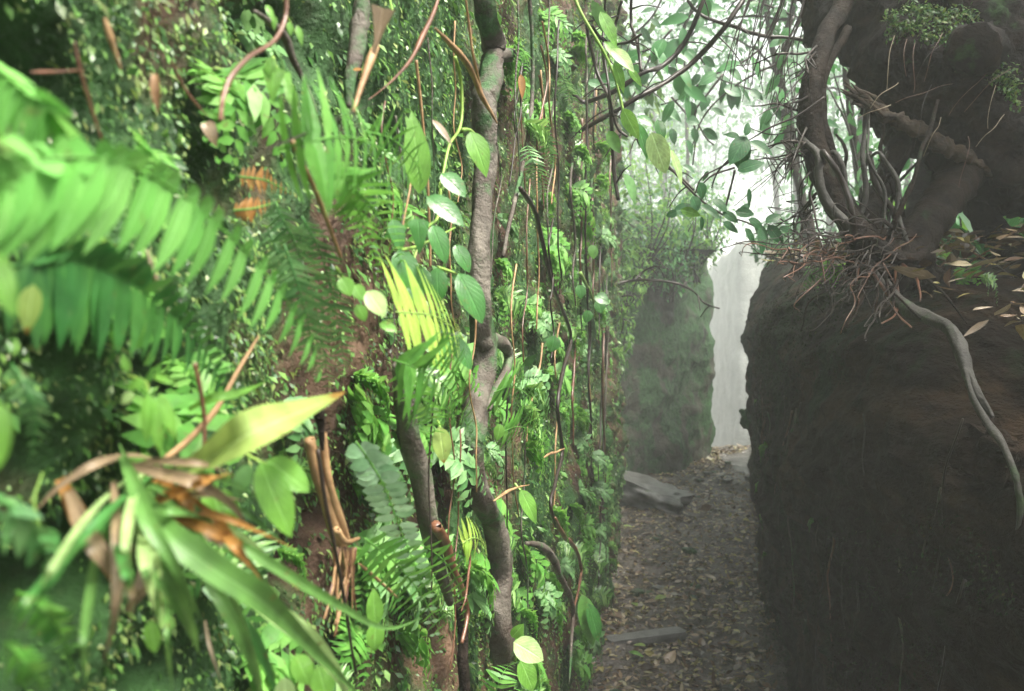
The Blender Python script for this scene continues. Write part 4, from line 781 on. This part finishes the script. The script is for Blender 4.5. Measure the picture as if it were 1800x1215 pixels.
for k in range(26):                                         # wiry dark branchlets left of the curved stem
    s_ = random.random(); x0 = 1430-6*math.sin(s_*3); y0 = 70+s_*300; a = random.choice([random.uniform(-.3, .3), random.uniform(.5, 1.3), random.uniform(1.0, 1.5)]); L = random.uniform(50, 150)
    q = [P(x0+6, y0, 2.2)]; x, y, Yb = x0, y0, 2.2
    for j in range(4): x -= L/4*math.cos(a); y += L/4*math.sin(a); a += random.uniform(-.35, .5); Yb += random.uniform(-.07, .07); q.append(P(x, y, Yb))
    b = MB(); th = random.uniform(.6, 1.2); tube(b, q, [2.8*th*2.2/FPX, 1.8*th*2.2/FPX, .7*2.2/FPX], 26, 5, .008, .3, k)
    for j in range(2):
        m2 = q[1+j]; tube(b, [m2, m2+V3(random.uniform(-.05, .03), random.uniform(-.05, .05), random.uniform(-.07, .05)), m2+V3(random.uniform(-.12, .03), random.uniform(-.05, .05), random.uniform(-.16, .04))], [1.4*2.2/FPX, .6*2.2/FPX], 10, 5, .006)
    b.build('branchlet', 'twig', t)
t2 = t
# curved trunk at the far right
stem_thing('tree', dl_([(1735, 590, 2.5), (1765, 540, 2.5), (1790, 490, 2.5), (1780, 440, 2.5), (1745, 400, 2.55), (1715, 350, 2.6), (1700, 300, 2.7), (1690, 220, 2.8), (1690, 120, 2.9)], 2.5), [28*2.5/FPX, 26*2.5/FPX, 24*2.5/FPX, 22*2.5/FPX, 18*2.5/FPX], 'barkwet', 'dark crooked trunk bending at the right edge behind the wall top', 'tree', None, 60, 12, .006, .15, 'trunk')
stem_thing('branch', dl_([(1680, 520, 2.45), (1720, 500, 2.45), (1770, 480, 2.45), (1830, 450, 2.4)], 2.45), [6*2.4/FPX, 9*2.4/FPX, 12*2.4/FPX], 'twig', 'thin dark limb reaching left from the crooked trunk', 'branch')
# the fallen log: thick, rough, its broken underside pale
t = thing('fallen_log', P(1640, 160, 2.9), 'massive dark mossy log slanting overhead at the upper right', 'log')
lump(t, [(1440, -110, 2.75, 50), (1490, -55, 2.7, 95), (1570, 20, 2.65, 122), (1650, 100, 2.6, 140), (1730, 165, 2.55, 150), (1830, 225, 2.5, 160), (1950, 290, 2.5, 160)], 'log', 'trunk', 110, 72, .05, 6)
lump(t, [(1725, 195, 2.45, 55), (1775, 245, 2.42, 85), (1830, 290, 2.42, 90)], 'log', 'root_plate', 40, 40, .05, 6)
b = MB()
for k in range(14):                                         # splinters at the snapped end
    x = 1502+random.uniform(-8, 26); y = 172+random.uniform(-10, 16); L = random.uniform(14, 34); a = .6+random.uniform(-.5, .5)
    q = [P(x-L*.8, y-L*.8*a, 2.22), P(x, y, 2.22), P(x+L, y+L*a, 2.26)]; tube(b, q, [.0012, random.uniform(.004, .008), .004], 10, 5, .002, .4, k)
b.build('splinters', 'brokenwood', t)
lump(t, [(1502, 166, 2.27, 4), (1530, 185, 2.27, 9), (1580, 212, 2.28, 12), (1640, 244, 2.30, 12), (1700, 278, 2.34, 10), (1755, 312, 2.40, 6)], 'brokenwood', 'broken_wood', 120, 28, .009, 24, .7)
b = MB(); tube(b, dl_([(1735, 95, 2.4), (1722, 90, 2.3), (1712, 84, 2.12)], 2.5), [.075, .066, .062], 14, 20, .002, .25); b.build('branch_stump', 'log', t)
b = MB(); tube(b, dl_([(1700, 60, 2.5), (1690, 30, 2.45), (1675, -10, 2.4), (1660, -60, 2.4)], 2.4), [.022, .02, .018], 20, 10, .002, .2); b.build('side_stem', 'barksilver', t)
n = 5200; q = rng.random((n, 2)); k = np.array([fbm(a*6, b_*4, 2, 3) > .05 for a, b_ in q]); q = q[k]
xs = 1560+q[:, 0]*230; yv = 5+(xs-1560)*.1+q[:, 1]*60+np.maximum(0, xs-1700)*q[:, 1]*1.3
pos = np.array([P(a, c_, 2.62-.05-.30*math.sqrt(max(0, 1-((c_-(a-1560)*.75-20)/135)**2))) for a, c_ in zip(xs, yv)])
b = MB(); m_ = len(pos); leaves(b, pos+rng.normal(0, .008, (m_, 3)), nrm(rng.normal(0, 1, (m_, 3))+V3(0, -.6, -.2)), nrm(rng.normal(0, .5, (m_, 3))+V3(0, -.5, 1)), .014*rng.lognormal(0, .3, m_), .008, 'oval', 3, .2, .2)
o = b.build('moss', 'moss', t); o['kind'] = 'stuff'
for k in range(16):                                         # fibres on the log
    x = random.uniform(1540, 1790); y = random.uniform(60, 260); a = random.uniform(1.6, 2.9); L = random.uniform(40, 110)
    b = MB(); tube(b, [P(x, y, 2.2), P(x+L*.5*math.cos(a), y+L*.5*math.sin(a), 2.17), P(x+L*math.cos(a), y+L*math.sin(a)+8, 2.18)], [.0011, .0006], 24, 5, .02)
    b.build('root_fibre', random.choice(['twigred', 'twig', 'rootpale']), t)
t = thing('tree', (3.4, 1.6, 1.6), 'unseen tree added over the right wall to shade the log', 'tree')  # added out of view to shade the log and right wall
b = MB(); tube(b, [(3.4, 1.6, 1.3), (3.3, 1.7, 2.4), (3.0, 1.9, 3.4), (2.9, 2.0, 4.0)], [.07, .05, .03], 30, 9, .02); b.build('trunk', 'barkwet', t)
cloud(4200, (2.75, 2.0, 3.95), (1.0, 1.7, .55), .12, 'canopy').build('crown', 'canopy', t)
t = thing('tree', (2.6, -.6, 1.5), 'unseen tree added behind the viewer to dim the skylight on the right wall', 'tree')  # added behind the camera to hold back ambient light
b = MB(); tube(b, [(2.6, -.6, 1.3), (2.5, -.5, 2.4), (2.2, -.5, 3.0)], [.07, .05, .03], 30, 9, .02); b.build('trunk', 'barkwet', t)
cloud(1500, (2.5, -.6, 3.0), (.8, 1.2, .8), .12, 'canopy').build('crown', 'canopy', t)
# fine aerial roots hanging at the top of the gap
for k in range(20):
    x = random.uniform(1285, 1420); Y = random.uniform(2.2, 3.2); L = random.uniform(60, 210); sl = random.uniform(-.35, .1)
    b = MB(); tube(b, [P(x+30, -40, Y), P(x+12, 20, Y), P(x+sl*L*.5, 20+L*.5, Y), P(x+sl*L, 20+L, Y)], [1.5*Y/FPX, .8*Y/FPX], 20, 5, .01)
    tag(b.build('aerial_root', 'twig'), 'hair thin dark aerial root hanging at the top of the gap left of the log', 'root', 'fine aerial roots hanging at the top of the gap')

for k in range(30):
    y = 1.3+random.random()**1.6*5; x = rw(y, 0)[0]-.045; z0 = min(1.35, rtop((0, y))-.1)-random.uniform(0, .35); L = random.uniform(.15, .6)
    q = [V3(x+.02, y, z0)]
    for j in range(4): q.append(q[-1]+V3(-random.uniform(-.01, .014), random.uniform(-.05, .05), -L/4))
    b = MB(); tube(b, q, [random.uniform(.0018, .005), .0012], 26, 6, .012, .3, k)
    tag(b.build('hanging_root', random.choice(['twigred', 'twig', 'bark'])), 'thin crooked root hanging down the dark right wall', 'root', 'thin roots on the right wall')
for k in range(7):
    y = 2.6+random.random()**1.5*4; place_fern(V3(rw(y, 0)[0]-.04, y, random.uniform(.5, 1.35)), random.choice([1, 3, 0]), random.uniform(.35, .7), math.pi*1.5+random.uniform(-.4, .4), 'little dark fern growing out of the right wall face', 'little ferns on the right wall face')
# litter, stones and plants on the shoulder of the right wall
def litter(name, n, fx, mat, label, size, cat='leaf litter', up=.35):
    pts = np.array([fx() for _ in range(n)]); b = MB(); d = nrm(np.stack([rng.normal(0, 1, n), rng.normal(0, 1, n), rng.normal(0, .22, n)], 1))
    nv = nrm(rng.normal(0, up, (n, 3))+V3(0, 0, 1)); L = size*rng.lognormal(0, .35, n)
    leaves(b, pts, d, nv, L, L*rng.uniform(.3, .6, n), 'lance', 5, rng.uniform(-.35, .4, n), .25)
    return tag(b.build(name, mat), label, cat, None, 'stuff')
def onpath():
    y = 1.2+random.random()**1.2*11.5; x0 = -.305+.18*y if y < 6.6 else (.8 if y < 8.4 else .9+(y-8.4)*.85); x1 = float(np.interp(y, [a[0] for a in RWX[:7]], [a[1] for a in RWX[:7]]))
    s = random.random(); x = x0+s*(x1-x0)
    return (x, y, gz(x, y)+.012+random.uniform(.002, .016))
litter('leaf_litter', 15000, onpath, 'litter', 'wet fallen leaves and bits covering the sunken path', .034)
def onshoulder():
    y = random.uniform(1.0, 4); o = random.uniform(-.02, 1.0); x = float(np.interp(y, [a[0] for a in RWX[:7]], [a[1] for a in RWX[:7]]))+o
    return (x, y, rtop((0, y))+.04+.10*min(1, o)+random.uniform(-.02, .03))
litter('leaf_litter', 1500, onshoulder, 'litter', 'dead leaves lying along the top of the right wall', .045)
for k in range(40):
    y = random.uniform(1.15, 3.6); o_ = random.uniform(.25, .9); x = float(np.interp(y, [a[0] for a in RWX[:7]], [a[1] for a in RWX[:7]]))+o_; z = rtop((0, y))-.05+.06*o_
    a = random.uniform(0, 6.28); L = random.uniform(.1, .26); b = MB(); d = V3(math.cos(a), math.sin(a), random.uniform(-.2, .3))
    tube(b, [(x, y, z+.02), V3(x, y, z+.03)+d*L*.5+V3(0, 0, .03), V3(x, y, z)+d*L], [random.uniform(.002, .006), .002], 16, 6, .012, .3, k)
    tag(b.build('fallen_twig', random.choice(['twig', 'bark', 'tan', 'twigred'])), 'dead twig lying on the littered shoulder of the right wall', 'twig', 'dead twigs on the right wall')
def tri_stone(name, c, s, mat, label, cat='stone', rot=(0, 0, 0), amp=.12, group=None, parent=None):
    """a rounded-box stone built from a subdivided cube"""
    n = 14; b = MB()
    from mathutils import Euler
    e = Euler(rot).to_matrix()
    for ax in range(3):
        for sg in (-1, 1):
            V = []
            for i in range(n):
                for j in range(n):
                    u, v = 2*i/(n-1)-1, 2*j/(n-1)-1; p = [0, 0, 0]; p[ax] = sg; p[(ax+1) % 3] = u*sg; p[(ax+2) % 3] = v
                    p = np.array(p, float); q = p*.8+nrm(p)*.26; f = 1+amp*fbm(*(q*1.7+c[0]*3+c[1]), 3)
                    q = q*np.asarray(s)*f; V.append(np.array(e@Vector(q.tolist()))+np.asarray(c))
            b.add(V, [[i*n+j, (i+1)*n+j, (i+1)*n+j+1, i*n+j+1] for i in range(n-1) for j in range(n-1)])
    return tag(b.build(name, mat), label, cat, group)
tri_stone('stone_slab', P(1135, 1128, 3.98)+V3(0, 0, .02), (.205, .045, .022), 'stone', 'narrow straight grey stone slab lying across the near path', 'stone', (0, R(-2), R(14)), .05)
tri_stone('rock_slab', P(1150, 890, 7.45)+V3(0, .25, .05), (.34, .55, .12), 'stone', 'large flat tilted rock slab at the foot of the far left block', 'rock', (R(-7), R(15), R(-22)), .3)
tri_stone('stone', P(1072, 1112, 4.1), (.035, .03, .022), 'stonepale', 'small white stone beside the narrow slab', 'stone')
tri_stone('stone', P(1034, 1172, 3.7)+V3(0, 0, .01), (.03, .03, .025), 'stonepale', 'small pinkish stone at the foot of the left wall', 'stone')
tri_stone('stone', P(1322, 712, 8.7), (.05, .05, .022), 'stonepale', 'white stone sticking out of the far end of the right wall', 'stone')
tri_stone('stone', P(1325, 735, 8.7), (.11, .12, .10), 'farwall', 'dark boulder bulging from the far end of the right wall', 'stone', amp=.3)
tri_stone('stone', rw(1.62, 1.27, -.03), (.045, .055, .045), 'soilshade', 'grey mossy stone set in the right wall near the picture edge', 'stone', (.3, .2, .5), .35)
tri_stone('stone', rw(2.35, .62, -.07), (.10, .12, .09), 'soilshade', 'dull blue grey stone low in the right wall', 'stone', (.1, .2, .1), .3)
tri_stone('stone', (1.22, 1.75, 1.44), (.05, .05, .035), 'stone', 'rounded grey stone among dead leaves on the right wall shoulder', 'stone', (.1, .2, .1), .3)
for k in range(46):
    y = random.uniform(2.2, 11); x0 = -.2+.18*y if y < 6.5 else 1.0+(y-6.5)*.45; x1 = float(np.interp(y, [a[0] for a in RWX[:7]], [a[1] for a in RWX[:7]])); x = random.uniform(x0, x1); s = random.uniform(.012, .035)
    tri_stone('pebble', (x, y, gz(x, y)+.012+s*.3), (s*1.3, s, s*.6), random.choice(['stone', 'farwall', 'farwall']), 'small wet pebble lying among the leaves of the path', 'pebble', (0, 0, random.uniform(0, 3)), .2, 'pebbles on the path')
# individual fallen leaves that stand out
for k, (x, y, m, L, lab) in enumerate([(1095, 930, 'strapyel', .09, 'yellow fallen leaf under the tilted rock slab'), (1120, 1070, 'strapyel', .09, 'yellow brown fallen leaf above the narrow slab'), (1170, 1055, 'strapyel', .1, 'large yellowish fallen leaf in the middle of the path'),
     (1105, 1165, 'leafb', .08, 'green fallen leaf just below the narrow slab'), (1125, 1010, 'dead', .07, 'pale brown fallen leaf near the left wall'), (1155, 1065, 'dead', .08, 'tan fallen leaf beside the yellowish one'), (1330, 1020, 'strapyel', .08, 'yellow fallen leaf close to the right wall'), (1240, 865, 'dead', .09, 'pale fallen leaf far up the path'), (1135, 1150, 'strapyel', .07, 'small yellow fallen leaf touching the narrow slab')]):
    Y = 2100/(y-607); c = P(x, y, Y); c[2] = gz(c[0], c[1])+.034; b = MB()
    leaves(b, c, V3(math.cos(k*1.9), math.sin(k*1.9), .08), V3(.1, -.2, 1), L, L*.45, 'lance', 8, .2, .3); tag(b.build('fallen_leaf', m), lab, 'fallen leaf')

# ------------------------------------------------------------------ understory and forest
def big_plant(label, base, n, L, wd, mat, group=None, spread=.9, name='broadleaf_plant', cat='plant'):
    t = thing(name, base, label, cat, group)
    for k in range(n):
        a = random.uniform(0, 6.28); e = random.uniform(.25, 1.2)*spread; d = V3(math.cos(a)*math.sin(e), math.sin(a)*math.sin(e), math.cos(e))
        b = MB(); st = V3(*base)+d*L*.35; leaves(b, st, d, V3(-d[0], -d[1], 1.2), L*random.uniform(.7, 1.1), wd*random.uniform(.8, 1.1), 'lance', 10, .45, .2); b.build('leaf', mat, t)
        b = MB(); tube(b, [V3(*base), st], [.006, .004], 6, 5); b.build('stalk', 'greenstem', t)
for k in range(26):
    y = random.uniform(3.0, 8.5); pxx = random.uniform(1560, 1860); x = (pxx-900)/FPX*y; z = rtop((0, y))-.1
    if x < float(np.interp(y, [a[0] for a in RWX[:7]], [a[1] for a in RWX[:7]]))+.3: continue
    big_plant('broad leaved green plant growing in the thicket above the right wall', (x, y, z), 9, random.uniform(.3, .55), random.uniform(.07, .12), random.choice(['under', 'under', 'leafb']), 'broad leaved plants above the right wall')
for k, (x, y, z) in enumerate([(2.1, 3.4, 3.05), (1.9, 3.6, 3.2), (2.35, 3.2, 2.9)]):
    big_plant(['arching broad leaves hanging behind the log at the top right', 'broad leaves above the log near the top edge', 'broad leaves at the top right corner'][k], (x, y, z), 9, .45, .1, 'leafb')
for k in range(16):
    y = random.uniform(4.5, 12); pxx = random.uniform(1400, 1850); x = (pxx-900)/FPX*y
    if x < float(np.interp(y, [a[0] for a in RWX[:7]], [a[1] for a in RWX[:7]]))+.5: continue
    z = 1.9+random.uniform(0, .9); shrub('leafy understory shrub in the misty thicket above the right wall', (x, y, z+.35), (.6, .6, random.uniform(.4, .8)), 520, .085, 'under', .4, 'understory shrubs above the right wall')
crowns = [cloud(1500, (0, 0, 0), (1.5, 1.5, 1.1), .12, 'canopy', .42, sparse=(1.9, .06)).mesh('crown', 'canopy') for _ in range(5)]
def tree(label, x, y, z, h, r, lean, kind, sc, group, cr=True):
    t = thing('tree', (x, y, z), label, 'tree', group)
    b = MB(); tp = V3(x+lean[0], y+lean[1], z+h); base = V3(x, y, z-.3); m1 = base*.6+tp*.4+rng.normal(0, .12, 3); m2 = base*.3+tp*.7+rng.normal(0, .14, 3)
    c = tube(b, [base, m1, m2, tp], [r, r*.8, r*.6, r*.35], 40, 9, .03, .12)
    for k in range(9):
        q = c[random.randrange(16, 38)]; d = nrm(V3(random.uniform(-1, 1), random.uniform(-1, 1), random.uniform(.0, .9))); L = random.uniform(.6, 1.5)
        tube(b, [q, q+d*L*.5+V3(0, 0, .05), q+d*L+V3(0, 0, -.1)], [r*.3, r*.1], 12, 5, .03)
    b.build('trunk', 'barkwet', t)
    if cr:
        for k in range(2):
            o = bpy.data.objects.new('crown', crowns[(kind+k) % 5]); C.objects.link(o); o.parent = t
            o.location = (lean[0]*.9+random.uniform(-.5, .5), lean[1]*.9, h*(.95-.25*k)); o.scale = (sc, sc, sc*random.uniform(.8, 1.1)); o.rotation_euler = (0, 0, random.uniform(0, 6))
TG = 'slender trees fading into the mist'
lab = 'slender forest tree fading into the mist behind the walls'
for k in range(44):
    y = random.uniform(8, 45)
    pxx = random.uniform(1380, 1900) if k % 3 else random.uniform(950, 1240)
    if k % 3 == 0: y = random.uniform(17, 45)
    if pxx < 1500 and y < 14: y += 9
    x = (pxx-900)/FPX*y; z = 2.0 if k % 3 else 2.6+.04*(y-9)
    h = random.uniform(4, 8)*(.6+y/34); tree(lab, x, y, z, h, random.uniform(.035, .10), (random.uniform(-1.2, 1.2), random.uniform(-.5, .5)), k, random.uniform(.7, 1.15), TG)
for k in range(10):
    y = random.uniform(26, 60); pxx = random.choice([random.uniform(1080, 1215), random.uniform(1350, 1430)]); x = (pxx-900)/FPX*y; h = y*random.uniform(.16, .34)
    tree(lab, x, y, 3.5, h, random.uniform(.08, .18), (random.uniform(-2, 2), random.uniform(-.5, .5)), k, random.uniform(1.5, 2.4), TG)
for k, (p0, y, p1, r) in enumerate([(1560, 5.2, 1500, .03), (1625, 4.6, 1660, .045), (1480, 6.5, 1400, .04), (1740, 5.4, 1700, .035), (1440, 8, 1370, .05), (1660, 6.2, 1610, .03), (1590, 7, 1640, .03)]):
    x = (p0-900)/FPX*y; tree(['thin leaning trunk between the curved stems', 'grey upright trunk under the log', 'misty trunk leaning left beside the curved stem', 'slim trunk right of the leaning log end', 'pale trunk just right of the bright gap', 'thin grey trunk low under the log', 'thin far trunk leaning right under the log'][k], x, y, 1.9, 4.5, r, ((p1-p0)/FPX*y, .3), k, .6, None, True)

# ------------------------------------------------------------------ the mist
b = MB(); x0, x1, y0, y1, z0, z1 = -84, 92, -9, 134, -17, 30
Vb = [(x, y, z) for x in (x0, x1) for y in (y0, y1) for z in (z0, z1)]
b.add(Vb, [[0, 1, 3, 2], [4, 6, 7, 5], [0, 4, 5, 1], [2, 3, 7, 6], [0, 2, 6, 4], [1, 5, 7, 3]])
m, n, N = newmat('mist'); M['mist'] = m
v = N('ShaderNodeVolumePrincipled'); v.inputs['Color'].default_value = (.93, .97, .96, 1); v.inputs['Density'].default_value = .012; v.inputs['Anisotropy'].default_value = 0
o = N('ShaderNodeOutputMaterial'); n.links.new(v.outputs[0], o.inputs['Volume'])
tag(b.build('haze', 'mist', None, False), 'pale mist filling the sunken path and forest', 'mist', None, 'stuff')
